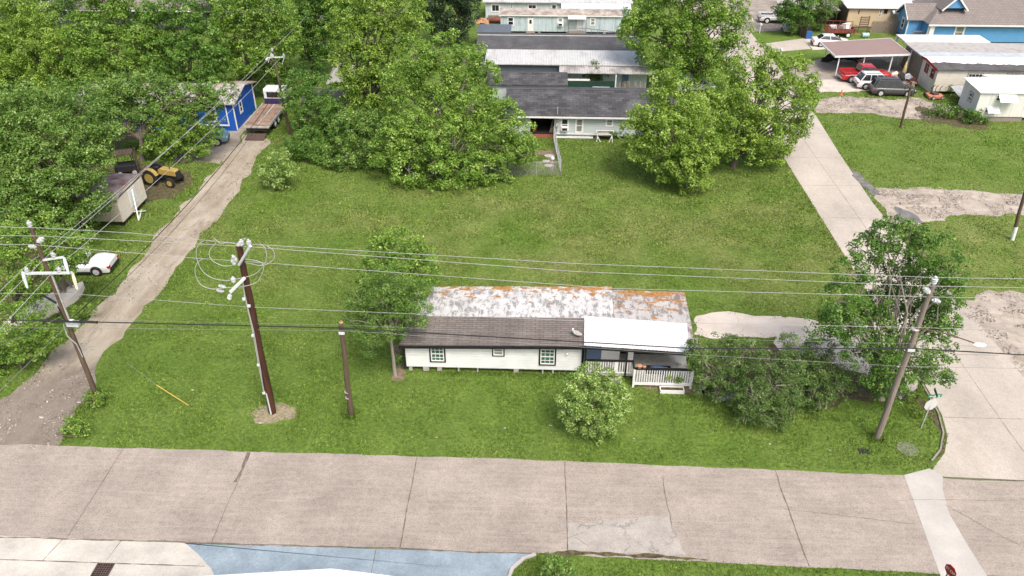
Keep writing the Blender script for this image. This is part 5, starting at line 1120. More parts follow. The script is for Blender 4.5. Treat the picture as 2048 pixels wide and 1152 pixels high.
def leaf_quads(P, N, size, aspect=.62, droop=0.0):
    n = len(P); a = unit(rng.normal(size=(n,3))); U = unit(np.cross(N, a)); W = np.cross(N, U); s = (size * rng.uniform(.65, 1.35, n))[:,None]
    V = np.empty((n,4,3)); V[:,0] = P - U*s*.5; V[:,1] = P + W*s*aspect*.5 + N*s*.10; V[:,2] = P + U*s*.5; V[:,3] = P - W*s*aspect*.5 + N*s*.10
    V[:,2,2] -= s[:,0]*droop; return V.reshape(-1,3)
NLEAF = [0]
def tree(label, base, lobes, leaf=.25, clump=.75, cover=1.0, mat='lf_bright', tr=.22, bark='bark', name='tree', cat='tree', group=None,
         spread=.75, aspect=.62, twigs=0, limbs=True, flat=.75, gap=.0, stems=1, tipb=.35, px=True, jitter=1.0, limbr=.45):
    """lobes: (px, py, radius px[, depth offset m]) sighted on the vertical plane through the base"""
    leaf *= .8; gap *= .45
    b = Vector(G(*base)) if px else Vector(base); t = thing(name, label, cat, b, 0, group); LB = []
    for L in lobes:
        if px:
            r0 = L[2] / CF * dist(at(L[0], L[1], b.y)) ; dy = L[3] if len(L) > 3 else rng.uniform(-1,1)*r0*spread
            c = at(L[0], L[1], b.y+dy); r = L[2] / CF * dist(c)
        else: c = L[:3]; r = L[3]
        LB.append((Vector(c) - b, r))
    zmin = min(c.z - r*.9 for c, r in LB)
    P, N, T, tips = [], [], [], []
    for c, r in LB:
        cl = min(clump, r*.55); cl *= .9; k = max(5, int(4.1*(r/cl)**2*(1-gap)))
        d = unit(rng.normal(size=(k,3))); rad = r*np.clip(rng.normal(.84, .15, k), .25, 1.12)
        C = np.array(c)[None] + d*rad[:,None]*np.array([1,1,.92]); keep = C[:,2] > .15 - b.z; C = C[keep]; d = d[keep]
        ctint = rng.normal(0, .13, len(C)); cs = cl*rng.uniform(.6,1.3,len(C))
        for q, dd, ct, s_ in zip(C, d, ctint, cs):
            m = int(max(8, min(cover,1.0)**.6 * 5.1 * (s_/leaf)**2 / aspect)); e = unit(rng.normal(size=(m,3)) + dd*.5 + np.array([0,0,.45]))
            rr = s_*rng.uniform(.45,1.0,m)[:,None]; p = q + e*rr*np.array([1,1,flat])
            nn = unit(e*.55 + np.array([0,0,.55]) + rng.normal(size=(m,3))*.55)
            P.append(p); N.append(nn); T.append(np.clip(.38 + ct + rng.normal(0,.13,m) + (rng.random(m) < tipb*.3)*.4, 0, 1))
        for i in rng.choice(len(C), min(len(C), max(2, int(5*limbr*2))), replace=False) if len(C) else []: tips.append((c, Vector(C[i]), r))
    P = np.concatenate(P); N = np.concatenate(N); T = np.concatenate(T); ok = P[:,2] > .03 - b.z; P, N, T = P[ok], N[ok], T[ok]
    NLEAF[0] += len(P)
    # trunk and limbs
    m = MB(); cz = sum(c.z for c, r in LB)/len(LB); cx = sum(c.x for c, r in LB)/len(LB); cy = sum(c.y for c, r in LB)/len(LB)
    fork = Vector((cx*.25, cy*.25, max(.5, min(zmin+.6, cz*.5))))
    r_ = random.Random(int(abs(b.x*13+b.y*7)))
    def bend(a, e, r0, r1, k=5, n=6, lift=0.15):
        a, e = Vector(a), Vector(e); L_ = (e-a).length; pts = []
        for i in range(k+1):
            s_ = i/k; p = a.lerp(e, s_); w_ = math.sin(math.pi*s_)*L_*.06
            pts.append(p + Vector((r_.uniform(-w_,w_), r_.uniform(-w_,w_), r_.uniform(-w_,w_) + L_*lift*math.sin(math.pi*s_))))
        m.tube(pts, [r0+(r1-r0)*(i/k)**.8 for i in range(k+1)], n)
    for sidx in range(stems):
        off = Vector((0,0,0)) if stems == 1 else Vector((r_.uniform(-.25,.25), r_.uniform(-.25,.25), 0))
        fk = fork if stems == 1 else fork + Vector((r_.uniform(-.5,.5), r_.uniform(-.5,.5), 0))
        m.tube([off+Vector((0,0,-.1)), off+Vector((0,0,.12)), off.lerp(fk,.5)+Vector((r_.uniform(-.1,.1),0,0)), fk], [tr*1.5, tr*1.1, tr*.9, tr*.75], 9)
        for i, (c, r) in enumerate(LB):
            if i % stems == sidx: bend(fk, c + Vector((0,0,-r*.15)), tr*.5, tr*.16)
    if limbs:
        for c, q, r in tips: bend(c + Vector((0,0,-r*.15)), q, tr*.15, .012, 3, 4, .05)
    if twigs:
        tw = m
        for c, r in LB:
            for i in range(twigs):
                d = Vector(rng.normal(size=3)).normalized(); a = c + d*r*.2; e = c + d*r*rng.uniform(.75,1.1); q = a.lerp(e,.5) + Vector(rng.normal(size=3))*r*.12
                tw.tube([a, q, e], [.022,.016,.006], 3, False)
    m.build('trunk', M[bark], t, True, fix=False)
    fast_quads('crown', leaf_quads(P, N, leaf, aspect), T, M[mat], t); return t

gt = 'trees of the left-hand wood'
# --- on the lot
tree('bushy tree with fine blurred foliage standing at the left end of the white house', (790,750),
     [(765,600,45,.3),(815,590,38,.4),(735,640,34,0),(785,640,42,0),(830,620,28,.2),(750,680,28,-.3),(800,560,30,.5),(720,600,24,0),(838,580,22,.5),(700,640,15),(765,560,30,.5)], leaf=.15, clump=.42, cover=.9, mat='lf_mid', tr=.11, bark='barkpale', aspect=.34, gap=.1)
tree('taller broad-leaved tree rising behind the left end of the white house roof', (800,668),
     [(785,492,36,.2),(760,515,30,.2),(820,510,32,.3),(838,545,30,.4),(735,545,28,0),(790,540,40,.3),(848,515,22,.3),(745,575,26,0),(852,570,22,.5),(810,570,30,.3),(790,470,20,.2)], leaf=.2, clump=.5, cover=.8, mat='lf_bright', tr=.12, gap=.1)
tree('rounded pale green bush on the front lawn before the porch', (1192,872),
     [(1165,768,34,.5),(1212,770,33,.4),(1148,800,32,.2),(1190,800,42,.2),(1232,800,28,.3),(1160,832,34,-.1),(1212,835,36,-.1),(1190,855,28,-.2),(1238,822,20,0),(1135,825,16,0),(1180,745,20,.7)], leaf=.15, clump=.32, cover=1.1, mat='lf_pale', tr=.07, name='bush', cat='bush', stems=3, tipb=.8, aspect=.5)
tree('large open-crowned tree with pale branches at the street corner behind the grey wooden pole', (1762,800),
     [(1790,452,20,2.2),(1775,480,30,2),(1820,475,30,1.6),(1735,500,32,2),(1860,500,40,1),(1790,520,28,2.2),(1700,545,34,1.2),(1895,540,36,.6),(1750,545,24,2.2),(1840,540,32,1.8),(1675,600,34,.4),(1900,590,30,.4),(1720,595,30,1.6),
      (1870,600,28,1.5),(1640,655,28,.2),(1690,650,30,-.3),(1900,645,22,.3),(1760,700,38,-.6),(1720,700,30,-.9),(1830,690,22,-1),(1790,735,42,-1),(1880,700,26,-.2),(1840,735,30,-.9),(1870,750,24,-.6),(1895,758,15,-.6),(1780,775,34,-.9),(1850,650,18,1),(1800,640,20,1.8),(1915,560,18,.4),(1730,745,24,-1),(1760,600,26,2),(1830,570,26,1.8),(1680,640,30,.2),(1760,660,30,.5),(1860,650,24,.4),(1790,600,34,2.5),(1750,620,30,2.5),(1830,620,34,2.2),(1700,640,30,1.5),(1800,560,30,2.6),(1760,470,24,2.2),(1850,480,26,1.4),(1880,640,26,.4)],
     leaf=.17, clump=.38, cover=.72, mat='lf_deep', tr=.15, bark='barkpale', gap=.3, stems=3, limbr=.7, tipb=.25)
for lb, bs, lo in (('twiggy grey-green shrub thicket right beside the porch end', (1440,800), [(1405,715,30),(1440,700,30,1),(1475,720,34,.6),(1420,750,30,0),(1460,765,34,-.2),(1500,745,30,0),(1435,780,22,-.4),(1395,690,18,.8),(1500,700,24,1),(1460,690,24,1.4),(1400,775,14,0),(1470,795,22,-.3)]),
                   ('twiggy grey-green shrub with drooping branches in the middle of the thicket', (1535,848), [(1510,790,34,0),(1545,770,36,.3),(1570,800,32,0),(1520,820,30,-.4),(1490,825,24,-.4),(1560,835,24,-.4),(1540,730,34,1.4),(1585,745,32,1),(1580,690,22,2)]),
                   ('twiggy bare-branched shrub between the thicket and the corner tree', (1640,812), [(1615,735,34,.8),(1650,745,32,.4),(1630,780,34,0),(1670,775,28,0),(1600,780,28,0),(1640,705,28,1.5),(1680,725,26,.8),(1600,705,24,1.8)])):
    tree(lb, bs, lo, leaf=.13, clump=.34, cover=.6, mat='lf_grey', tr=.05, bark='barkpale', name='shrub', cat='shrub', stems=4, gap=.22, twigs=12, group='shrubs between the house and the corner', tipb=.4, aspect=.5)
# --- mid right pair
tree('rounded yellow-green tree on the lawn, left of the pair by the side street', (1372,372),
     [(1322,182,36,2),(1300,225,40,1.5),(1355,215,42,1),(1345,265,50,-.5),(1295,275,38,.8),(1395,270,40,0),(1375,325,42,-1.2),(1325,315,32,-.6),(1400,320,28,-.6),(1390,362,24,-1.4),(1345,165,24,2),(1270,250,26,1),(1370,385,14,-1.6),(1272,290,26,.8),(1350,340,32,-1),(1420,300,26,-.4),(1315,260,36,.5),(1385,225,30,1)], leaf=.24, clump=.6, cover=1.0, mat='lf_yellow', tr=.2, tipb=.7)
tree('broad yellow-green tree with a forked dark trunk leaning over the side street', (1466,334),
     [(1500,150,38,2),(1545,140,34,1.5),(1590,155,36,1),(1455,185,38,1.5),(1510,205,46,0),(1570,205,42,0),(1610,185,26,0),(1430,225,34,.5),(1470,250,42,-1),(1530,265,42,-.6),(1580,255,34,0),(1440,285,32,-1.2),(1500,300,34,-1.2),(1555,310,22,-.8),(1600,235,26,0),(1575,285,20,-.5),(1520,110,22,2),(1412,190,26,1)], leaf=.25, clump=.6, cover=.95, mat='lf_yellow', tr=.24, gap=.1)
tree('tall dense green tree at the street edge beyond the long charcoal roof', (1402,178),
     [(1290,30,38,0),(1340,15,44,0),(1400,10,44,0),(1450,20,38,0),(1270,65,30,0),(1320,80,42,-1),(1375,70,46,-1),(1430,65,42,0),(1475,55,26,0),(1300,110,26,0),(1350,125,34,-1),(1400,115,36,-1),(1445,105,28,0),(1380,150,22,-1),(1420,145,24,-1),(1252,55,14,0),(1330,-30,40,0),(1390,-40,44,0),(1440,-20,34,0),(1480,85,14,0)], leaf=.3, clump=.75, cover=.95, mat='lf_bright', tr=.25)
# --- centre group
tree('largest tree, a wide spreading pale-tipped green crown in the middle of the far lawn edge', (885,352),
     [(830,115,42,3),(880,100,42,3.4),(935,120,38,3),(800,165,40,2.5),(860,160,46,2.5),(925,165,44,2.5),(975,150,22,2),(820,225,48,1),(880,215,50,1),(945,215,48,1),(1000,235,44,.6),(1040,265,34,.5),
      (790,275,44,-.5),(850,285,50,-1),(910,285,50,-1),(970,290,46,-.5),(1025,300,36,0),(870,340,44,-1.8),(920,345,42,-1.8),(975,335,34,-1.2),(815,335,40,-1.5),(890,372,26,-2),(840,375,22,-2),(1045,310,20,0),(1010,345,20,-1),(980,265,36,0),(770,310,30,-1),(1055,285,18,0)], leaf=.25, clump=.6, cover=.95, mat='lf_bright', tr=.3, tipb=.6, bark='barkpale')
tree('tall pale-tipped tree left of the largest crown, reaching the top of the picture', (735,262),
     [(700,20,38,0),(750,10,42,0),(805,10,40,0),(690,65,36,0),(740,75,44,-.5),(790,70,38,0),(720,125,42,-.5),(770,125,40,-.5),(700,165,34,-.5),(745,185,42,-1),(790,175,28,0),(715,220,38,-1),(760,230,36,-1),(830,45,26,0),(680,115,22,0),(730,-40,40,0),(790,-40,38,0)], leaf=.27, clump=.62, cover=.95, mat='lf_yellow', tr=.26, tipb=.6)
tree('lower green tree sweeping to the grass at the left of the largest crown', (735,335),
     [(700,260,40,.8),(735,290,42,0),(685,310,34,0),(760,325,34,-.4),(700,335,26,-.4),(665,325,20,0),(745,250,36,1.5),(655,345,12,0),(770,360,22,-1),(785,390,10,-1)], leaf=.24, clump=.55, cover=.95, mat='lf_mid', tr=.18, tipb=.4)
tree('dull olive vine-covered tree beside the slim alley pole', (640,290),
     [(600,165,30,3),(640,185,32,2),(605,210,30,1.5),(650,225,32,1),(615,250,30,.5),(660,265,32,0),(630,280,30,0),(665,235,24,1),(575,190,20,2)], leaf=.22, clump=.5, cover=.85, mat='lf_deep', tr=.14)
tree('dark tangled shrub at the base of the olive tree', (615,322),
     [(600,290,26,0),(635,305,26,0),(660,310,24,0),(585,300,18,0),(640,330,18,-.3)], leaf=.2, clump=.42, cover=.9, mat='lf_deep', tr=.08, name='shrub', cat='shrub', stems=3)
tree('shrub flecked with pale yellow flower heads on the grass edge of the dirt alley', (552,378),
     [(560,318,24,.5),(545,345,24,0),(562,362,18,0),(575,335,18,0),(530,340,14,0)], leaf=.19, clump=.38, cover=.9, mat='lf_pale', tr=.07, name='shrub', cat='shrub', stems=3, tipb=1)
tree('dark evergreen tree standing left of the light blue mobile home', (902,90),
     [(860,10,30,0),(900,5,32,0),(935,5,26,0),(870,40,28,0),(910,40,30,-.5),(940,35,20,0),(890,65,26,-.5),(920,68,20,-.5),(880,-30,34,0),(925,-25,30,0)], leaf=.28, clump=.7, cover=1.0, mat='lf_dark', tr=.22, group=gt)
# --- left wood
tree('great dense tree filling the left edge above the cream shed', (118,470),
     [(50,225,50,3),(105,215,44,3),(160,215,44,2.5),(205,245,34,2),(30,280,50,1.5),(90,275,54,1.5),(150,270,50,1),(183,292,32,.8),(50,335,52,0),(110,335,56,0),(165,330,44,0),(60,395,52,-1),(120,395,50,-1),(170,385,40,-.8),(90,440,44,-1.6),(150,435,38,-1.4),(30,430,44,-1),(0,350,50,0),(-30,260,50,1)], leaf=.22, clump=.6, cover=.9, mat='lf_mid', tr=.3, tipb=.6, group=gt)
tree('thin-stemmed young tree with yellowish leaves at the left edge behind the front pole', (30,660),
     [(40,500,34,.6),(90,520,28,.6),(20,545,34,.2),(70,560,28,0),(110,490,30,1.2),(30,595,32,-.4),(75,610,24,-.4),(60,465,34,1),(10,480,34,1),(130,530,22,1),(150,495,26,1.4),(148,522,18,3),(162,515,13,4.2),(138,508,18,3.6),(122,545,18,2.4),(165,500,14,3.5)], leaf=.17, clump=.45, cover=.8, mat='lf_bright', tr=.09, stems=2, gap=.15, group=gt)
tree('low leafy bushes along the left alley verge below the upturned boat', (40,735),
     [(30,640,28,0),(70,655,24,0),(30,690,30,-.2),(90,680,22,0),(60,700,22,-.2),(-10,700,34,0),(120,665,14,0),(10,730,22,-.3)], leaf=.15, clump=.34, cover=.9, mat='lf_bright', tr=.05, name='shrub', cat='shrub', stems=4)
tree('weedy green shrub under the crossarms next to the upturned boat', (160,640),
     [(150,625,14,0),(175,620,12,0),(140,650,12,0)], leaf=.13, clump=.3, cover=.9, mat='lf_bright', tr=.03, name='shrub', cat='shrub', stems=3)
tree('broad tree in the upper left corner with light fresh leaves', (70,215),
     [(20,40,46,1),(80,60,42,1),(20,100,50,0),(80,110,48,0),(130,100,42,0),(40,155,44,-1),(100,160,42,-1),(150,150,34,-.5),(10,185,36,-1),(170,120,28,0),(-30,120,50,0)], leaf=.27, clump=.68, cover=.9, mat='lf_yellow', tr=.26, group=gt)
tree('hazy pale tree at the extreme upper left beyond the others', (50,130), [(40,5,40,0),(75,25,32,0),(0,20,40,0),(95,45,22,0),(40,-40,40,0)], leaf=.3, clump=.75, cover=.85, mat='lf_grey', tr=.2, group=gt)
tree('tall green tree standing before the dark grey house in the left wood', (235,225),
     [(170,60,34,1),(215,40,40,1),(265,40,40,1),(180,110,42,0),(235,95,46,0),(290,90,40,0),(200,150,40,-.5),(255,150,42,-.5),(220,190,34,-1),(175,185,28,-1),(220,-5,38,1),(150,50,22,1),(200,-30,34,1)], leaf=.27, clump=.65, cover=.9, mat='lf_bright', tr=.24, group=gt)
tree('deep green round tree between the dark grey house and the royal blue house', (385,225),
     [(330,65,38,1),(370,40,36,1),(395,80,40,.5),(340,115,44,0),(395,130,42,0),(430,150,32,0),(360,165,38,-.5),(410,170,30,-.5),(310,130,30,0),(340,20,30,1),(300,40,32,1),(430,110,22,0),(330,190,26,-1)], leaf=.27, clump=.65, cover=.95, mat='lf_deep', tr=.24, group=gt)
tree('dark-trunked tree in front of the royal blue house', (285,322),
     [(235,205,30,1.5),(280,195,34,1.5),(325,205,30,1.5),(245,240,28,.8),(200,215,26,1.5),(345,240,26,.8),(215,250,22,.6),(300,235,18,.6),(170,205,26,2),(210,185,28,2),(255,180,30,2),(300,175,30,2),(345,190,30,2),(385,200,28,1.6),(375,225,24,1.2),(420,205,20,1.5),(190,240,22,1),(215,275,16,.4),(180,222,28,1.6),(240,228,26,1.2),(290,225,26,1.2),(335,222,26,1.2),(400,200,26,1),(438,196,20,.8),(462,186,16,1.2),(420,185,22,1.4),(225,205,26,1.6),(160,240,24,1.5)], leaf=.23, clump=.55, cover=.9, mat='lf_mid', tr=.24, gap=.1, group=gt)
tree('bright low-branched tree over the faded teal pickup', (345,318),
     [(330,262,32,0),(375,250,32,.5),(355,285,30,-.4),(395,280,24,0),(310,290,22,-.3),(405,250,18,.5),(340,305,18,-.6),(385,310,14,-.4),(420,268,18,0),(430,235,16,.6),(408,300,12,-.5)], leaf=.22, clump=.5, cover=.9, mat='lf_bright', tr=.13, gap=.12, group=gt)
tree('tree with broad bright crown behind the flatbed truck', (500,195),
     [(455,25,32,0),(500,20,38,0),(545,20,38,0),(470,70,36,0),(520,70,40,-.5),(565,65,36,0),(450,110,30,0),(495,115,34,-1),(540,120,30,-1),(470,150,24,-1),(520,-25,38,0),(575,100,24,0),(440,60,22,0)], leaf=.28, clump=.68, cover=.95, mat='lf_bright', tr=.24, group=gt)
tree('darker tree behind the transformer pole near the top of the picture', (620,150),
     [(590,20,34,0),(635,30,34,0),(600,65,34,0),(640,80,30,0),(610,105,26,0),(645,120,20,0),(610,-20,34,0),(655,-10,34,0),(660,60,22,0)], leaf=.28, clump=.68, cover=.95, mat='lf_deep', tr=.22, group=gt)
tree('bushy undergrowth behind the flatbed truck cab', (505,192), [(470,172,18,0),(500,165,20,0),(530,160,20,0),(555,150,18,0),(440,172,16,0),(570,130,16,0)], leaf=.22, clump=.45, cover=.9, mat='lf_bright', tr=.06, name='shrub', cat='shrub', stems=4)
tree('leafy bush left of the slim alley pole crossarm', (560,185), [(548,128,18,0),(565,150,18,0),(540,150,16,0)], leaf=.22, clump=.45, cover=.9, mat='lf_bright', tr=.06, name='bush', cat='bush', stems=3)
for i, (bx, by, lo, lb) in enumerate([(470,60,[(440,-20,34),(480,-10,30),(420,10,22)],'distant tree crown behind the dark grey house roof end'), (650,95,[(650,0,34),(690,-20,34),(640,40,30)],'distant tree behind the transformer pole'), (120,70,[(118,-10,24),(140,0,20),(105,10,12)],'thin open tree standing on the pale yard slab')]):
    tree(lb, (bx,by), lo, leaf=.3, clump=.7, cover=.85, mat='lf_deep', tr=.2, group=gt, gap=.1 if i < 2 else .4)
# --- top right and small plants
tree('leafy tree hiding the nose of the old white pickup', (1603,72), [(1590,5,24,0),(1580,30,20,0),(1605,35,20,0),(1595,-25,26,0),(1565,20,14,0),(1610,10,18,0),(1590,50,12,0)], leaf=.3, clump=.6, cover=.9, mat='lf_deep', tr=.18)
tree('willowy grey-green tree with drooping foliage in front of the grey open shed', (1640,62), [(1635,5,24,0),(1660,10,20,0),(1625,35,22,0),(1645,35,18,0),(1640,-25,26,0)], leaf=.26, clump=.6, cover=.7, mat='lf_grey', tr=.16, aspect=.3, gap=.2)
tree('sapling with thin grey-green leaves in front of the stained lean-to', (1194,175), [(1190,140,16),(1178,150,12),(1205,148,13),(1192,158,10)], leaf=.2, clump=.4, cover=.5, mat='lf_grey', tr=.05, gap=.3)
for bx, by, lo, lb, mt in ((1950,248,[(1950,228,13),(1958,240,10),(1940,235,10)],'dark bush at the corner of the small white trailer home','lf_deep'), (2040,232,[(2040,210,12),(2050,218,12),(2028,215,8)],'bush before the small white trailer home at the right edge','lf_deep'),
    (1893,188,[(1890,168,9),(1896,178,8)],'small bush beside the orange mower frame','lf_mid'), (1880,235,[(1870,222,13),(1895,222,13),(1885,230,10),(1915,225,10)],'low weedy growth over the rubble before the metal sheets','lf_mid'), (2040,10,[(2030,-10,24),(2050,0,18)],'tree top behind the hip roof at the top right corner','lf_deep'),
    (1118,1180,[(1105,1122,16),(1125,1130,18),(1110,1142,16),(1135,1148,14),(1098,1140,12)],'sparse shrub at the bottom edge by the blue pavement','lf_mid'), (195,812,[(185,795,14),(205,800,12),(165,815,14),(150,835,14)],'tall weeds round the foot of the left wooden pole','lf_bright'),
    (145,872,[(140,850,14),(165,860,12),(130,868,10)],'weeds at the corner of the alley and the main road','lf_bright'), (805,735,[(795,715,9),(802,728,8)],'small weeds against the left wall of the white house','lf_deep'),
    (1345,772,[(1340,752,9),(1360,757,8)],'green plants in the planter box before the porch','lf_bright'), (1480,160,[(1478,150,10),(1492,152,8)],'low plant behind the street-side trees','lf_deep'),
    (1810,800,[(1800,790,14),(1825,795,12),(1785,798,12)],'low weeds by the sign post at the street corner','lf_bright'), (1228,278,[(1225,268,7),(1236,268,7)],'dark little bush beside the white garden glider','lf_deep')):
    tree(lb, (bx,by), lo, leaf=.15 if by > 600 else .24, clump=.3 if by > 600 else .45, cover=.7, mat=mt, tr=.03, name='bush', cat='bush', stems=3, limbs=by > 600)
open('/tmp/leaves.txt','w').write(str(NLEAF[0])) #, NLEAF[0])
# ================================================================ GRASS
def inpoly(X, Y, poly):
    c = np.zeros(len(X), bool); n = len(poly); j = n-1
    for i in range(n):
        xi, yi = poly[i]; xj, yj = poly[j]
        if yi != yj: c ^= ((yi > Y) != (yj > Y)) & (X < (xj-xi)*(Y-yi)/(yj-yi)+xi)
        j = i
    return c
def vnoise(X, Y, s, seed):
    r = np.random.default_rng(seed); g = r.random((64,64)); x = X/s; y = Y/s; xi = np.floor(x).astype(int); yi = np.floor(y).astype(int); fx = x-xi; fy = y-yi
    fx = fx*fx*(3-2*fx); fy = fy*fy*(3-2*fy); q = lambda a, b: g[a % 64, b % 64]
    return (q(xi,yi)*(1-fx)+q(xi+1,yi)*fx)*(1-fy)+(q(xi,yi+1)*(1-fx)+q(xi+1,yi+1)*fx)*fy
HOUSE = [(-7.8,36.35),(9.1,36.35),(9.1,41.6),(-7.8,41.6)]
def grass(label, n, x0, x1, y0, y1, hmin, hmax, wd, only=None, dens=None, name='grass', soft=.3):
    X = rng.uniform(x0, x1, n); Y = rng.uniform(y0, y1, n); ok = ~inpoly(X, Y, HOUSE); JX = rng.normal(0, 1, n)*(rng.random(n) < .5); JY = rng.normal(0, 1, n)*(rng.random(n) < .5)
    for ip, p in enumerate(NOG):
        xs = [q[0] for q in p]; ys = [q[1] for q in p]
        if max(xs) < x0 or min(xs) > x1 or max(ys) < y0 or min(ys) > y1: continue
        sf = .05 if ip in (3,4,5,6,7) else soft
        ok &= ~inpoly(X + JX*sf, Y + JY*sf, p)
    v = vnoise(X, Y, 1.3, 3)*.5 + vnoise(X, Y, .45, 5)*.3 + vnoise(X, Y, 4, 9)*.2
    ok &= (rng.random(n) < np.clip(.25 + 1.3*(v-.25), .12, 1))
    X, Y, v = X[ok], Y[ok], v[ok]; n = len(X); h = (hmin+(hmax-hmin)*np.clip(v*1.3-.15+rng.normal(0,.15,n),0,1)); a = rng.uniform(0, 2*np.pi, n)
    dx, dy = np.cos(a)*wd, np.sin(a)*wd; lx, ly = rng.normal(0,.5,n)*h, rng.normal(0,.5,n)*h; V = np.empty((n,4,3))
    V[:,0] = np.stack([X-dx, Y-dy, np.zeros(n)+.002], 1); V[:,1] = np.stack([X+dx, Y+dy, np.zeros(n)+.002], 1)
    V[:,2] = np.stack([X+lx+dx*.35, Y+ly+dy*.35, h], 1); V[:,3] = np.stack([X+lx-dx*.35, Y+ly-dy*.35, h], 1)
    o = fast_quads(name, V.reshape(-1,3), np.clip(.35+rng.normal(0,.25,n)+(v-.5)*.5, 0, 1), M['tuft'], None); return tag(o, label, 'grass', None, 'stuff')
grass('short mown grass of the lot with taller tufts here and there', 420000, -26.3, 23, 29.2, 52, .02, .085, .022)
grass('mown grass of the far part of the lot and its edges', 260000, -27, 23, 52, 80, .03, .10, .04, name='grass')
grass('mown grass on the far side of the side street', 120000, 28, 60, 44, 90, .03, .10, .04, name='grass')
grass('strip of grass in front of the main road at the bottom edge', 60000, -1, 19, 19.5, 23.5, .02, .08, .02, name='grass')
grass('rough grass beside the dirt alley on its far side', 70000, -42, -29, 30, 70, .04, .2, .03, name='grass', soft=.35)
for lb, n, x, y, rx, ry, h1 in (('unmown grass along the foot of the white house', 2600, -1, 36.15, 7, .22, .22), ('long grass round the brown pole', 700, -14.4, 32.6, 1.4, .7, .28), ('long grass round the short pole', 350, -10.3, 32.3, .45, .35, .3),
    ('long grass round the grey wooden pole', 350, 18.5, 31.6, .45, .35, .3), ('long grass at the foot of the corner thicket', 2600, 14.0, 33.6, 4.5, .8, .24), ('weeds at the kerb corner', 900, 21.6, 32.8, .8, 1.8, .25), ('weeds along the right side of the alley mouth', 1500, -25.6, 31.8, .9, 2.4, .3)):
    grass(lb, n, x-rx, x+rx, y-ry, y+ry, .06, h1, .02)
# ================================================================ SMALL THINGS
# chain-link fence of the garden
def fence(label, pts, h, step=2.4, mesh=.12, r=.02):
    p0 = Vector(pts[0]); t = thing('chain_link_fence', label, 'fence', (p0.x, p0.y, 0)); m = MB(); net = MB()
    for a, b in zip(pts, pts[1:]):
        a = Vector((a[0]-p0.x, a[1]-p0.y, 0)); b = Vector((b[0]-p0.x, b[1]-p0.y, 0)); L = (b-a).length; m.tube([a+Vector((0,0,h)), b+Vector((0,0,h))], r*1.2, 6)
        k = max(1, round(L/step))
        for i in range(k+1): q = a.lerp(b, i/k); MB().cyl(q, q+Vector((0,0,h+.05)), r*1.6, None, 7).build('fence_post', M['galv'], t)
        n = int(L/mesh); d = (b-a)/L
        for i in range(-int(h/mesh), n):
            s0, s1 = i*mesh, i*mesh+h; z0, z1 = 0, h
            if s0 < 0: z0 = -s0; s0 = 0
            if s1 > L: z1 = h-(s1-L); s1 = L
            if s1 > s0: net.tube([a+d*s0+Vector((0,0,z0)), a+d*s1+Vector((0,0,z1))], .005, 3, False); net.tube([a+d*s0+Vector((0,0,h-z0)), a+d*s1+Vector((0,0,h-z1))], .005, 3, False)
    m.build('top_rail', M['galv'], t); net.build('mesh_panel', M['galv'], t, fix=False); return t
fence('grey chain-link fence enclosing the little back garden of the pale house', [(1.3,72.6),(1.65,68),(1.95,64.3),(-2.5,64.1),(-7,64.0)], 1.25)
t = thing('globe_lamp', 'white glass ball standing at the corner of the chain-link garden fence', 'globe', (1.15,64.9,0)); MB().cyl((0,0,0),(0,0,1.15),.03).build('post', M['galv'], t); MB().ball((0,0,1.32),.17,14,10).build('ball', M['white'], t, True)
t = thing('garden_glider', 'white metal garden glider frame against the pale house wall', 'garden seat', (6.3,72.35,0))
m = MB()
for s in (-.7,.7): m.tube([(s*1.1,-.35,0),(s,-.1,.5),(s*1.25,.1,1.0)], .035, 6).tube([(s*1.3,.35,0),(s,.1,.5),(s*1.2,-.1,.95)], .035, 6).tube([(s,-.15,.5),(s*.6,-.35,0)], .035, 6)
m.bar((-.75,0,.5),(.75,0,.5),.05).bar((-.85,.1,1.0),(.85,.1,1.0),.05).build('frame', M['white'], t); MB().box(-.65,.65,-.2,.25,.62,.68).box(-.65,.65,.2,.25,.68,1.0).build('seat', M['concblock'], t)
for x, y, s_, mt, lb, nm in ((.85,66.2,.3,'concblock','flat grey stepping stone near the garden fence corner','stepping_stone'),(.6,67.2,.25,'concblock','flat stepping stone halfway to the brick step','stepping_stone'),(.9,68.4,.35,'concblock','larger stepping stone nearest the brick step','stepping_stone')):
    o = MB().prism([(s_*1.4*math.cos(k*math.pi/4)*(1+.15*hsh(k,x)), s_*math.sin(k*math.pi/4)) for k in range(8)], 'z', .005, .05).build(nm, M[mt]); o.location = (x,y,0); tag(o, lb, 'stone')
t = thing('gas_bottle', 'red and white gas bottle standing in the dark carport of the pale house', 'gas bottle', (-.55,73.6,.36)); MB().lathe([(.14,0),(.17,.08),(.17,.45),(.1,.6)], n=14).build('cylinder', M['redtrim'], t, True); MB().lathe([(.08,.6),(.1,.62),(.1,.72),(.06,.74)], n=12).build('collar', M['white'], t)
m = MB()
for k in range(4): m.bar((.9+k*.1,73.3,.36),(1.25,73.5+k*.1,1.9),.06,.03)
tag(m.build('leaning_planks', M['oldwood']), 'pale planks leaning inside the right side of the dark carport', 'planks')
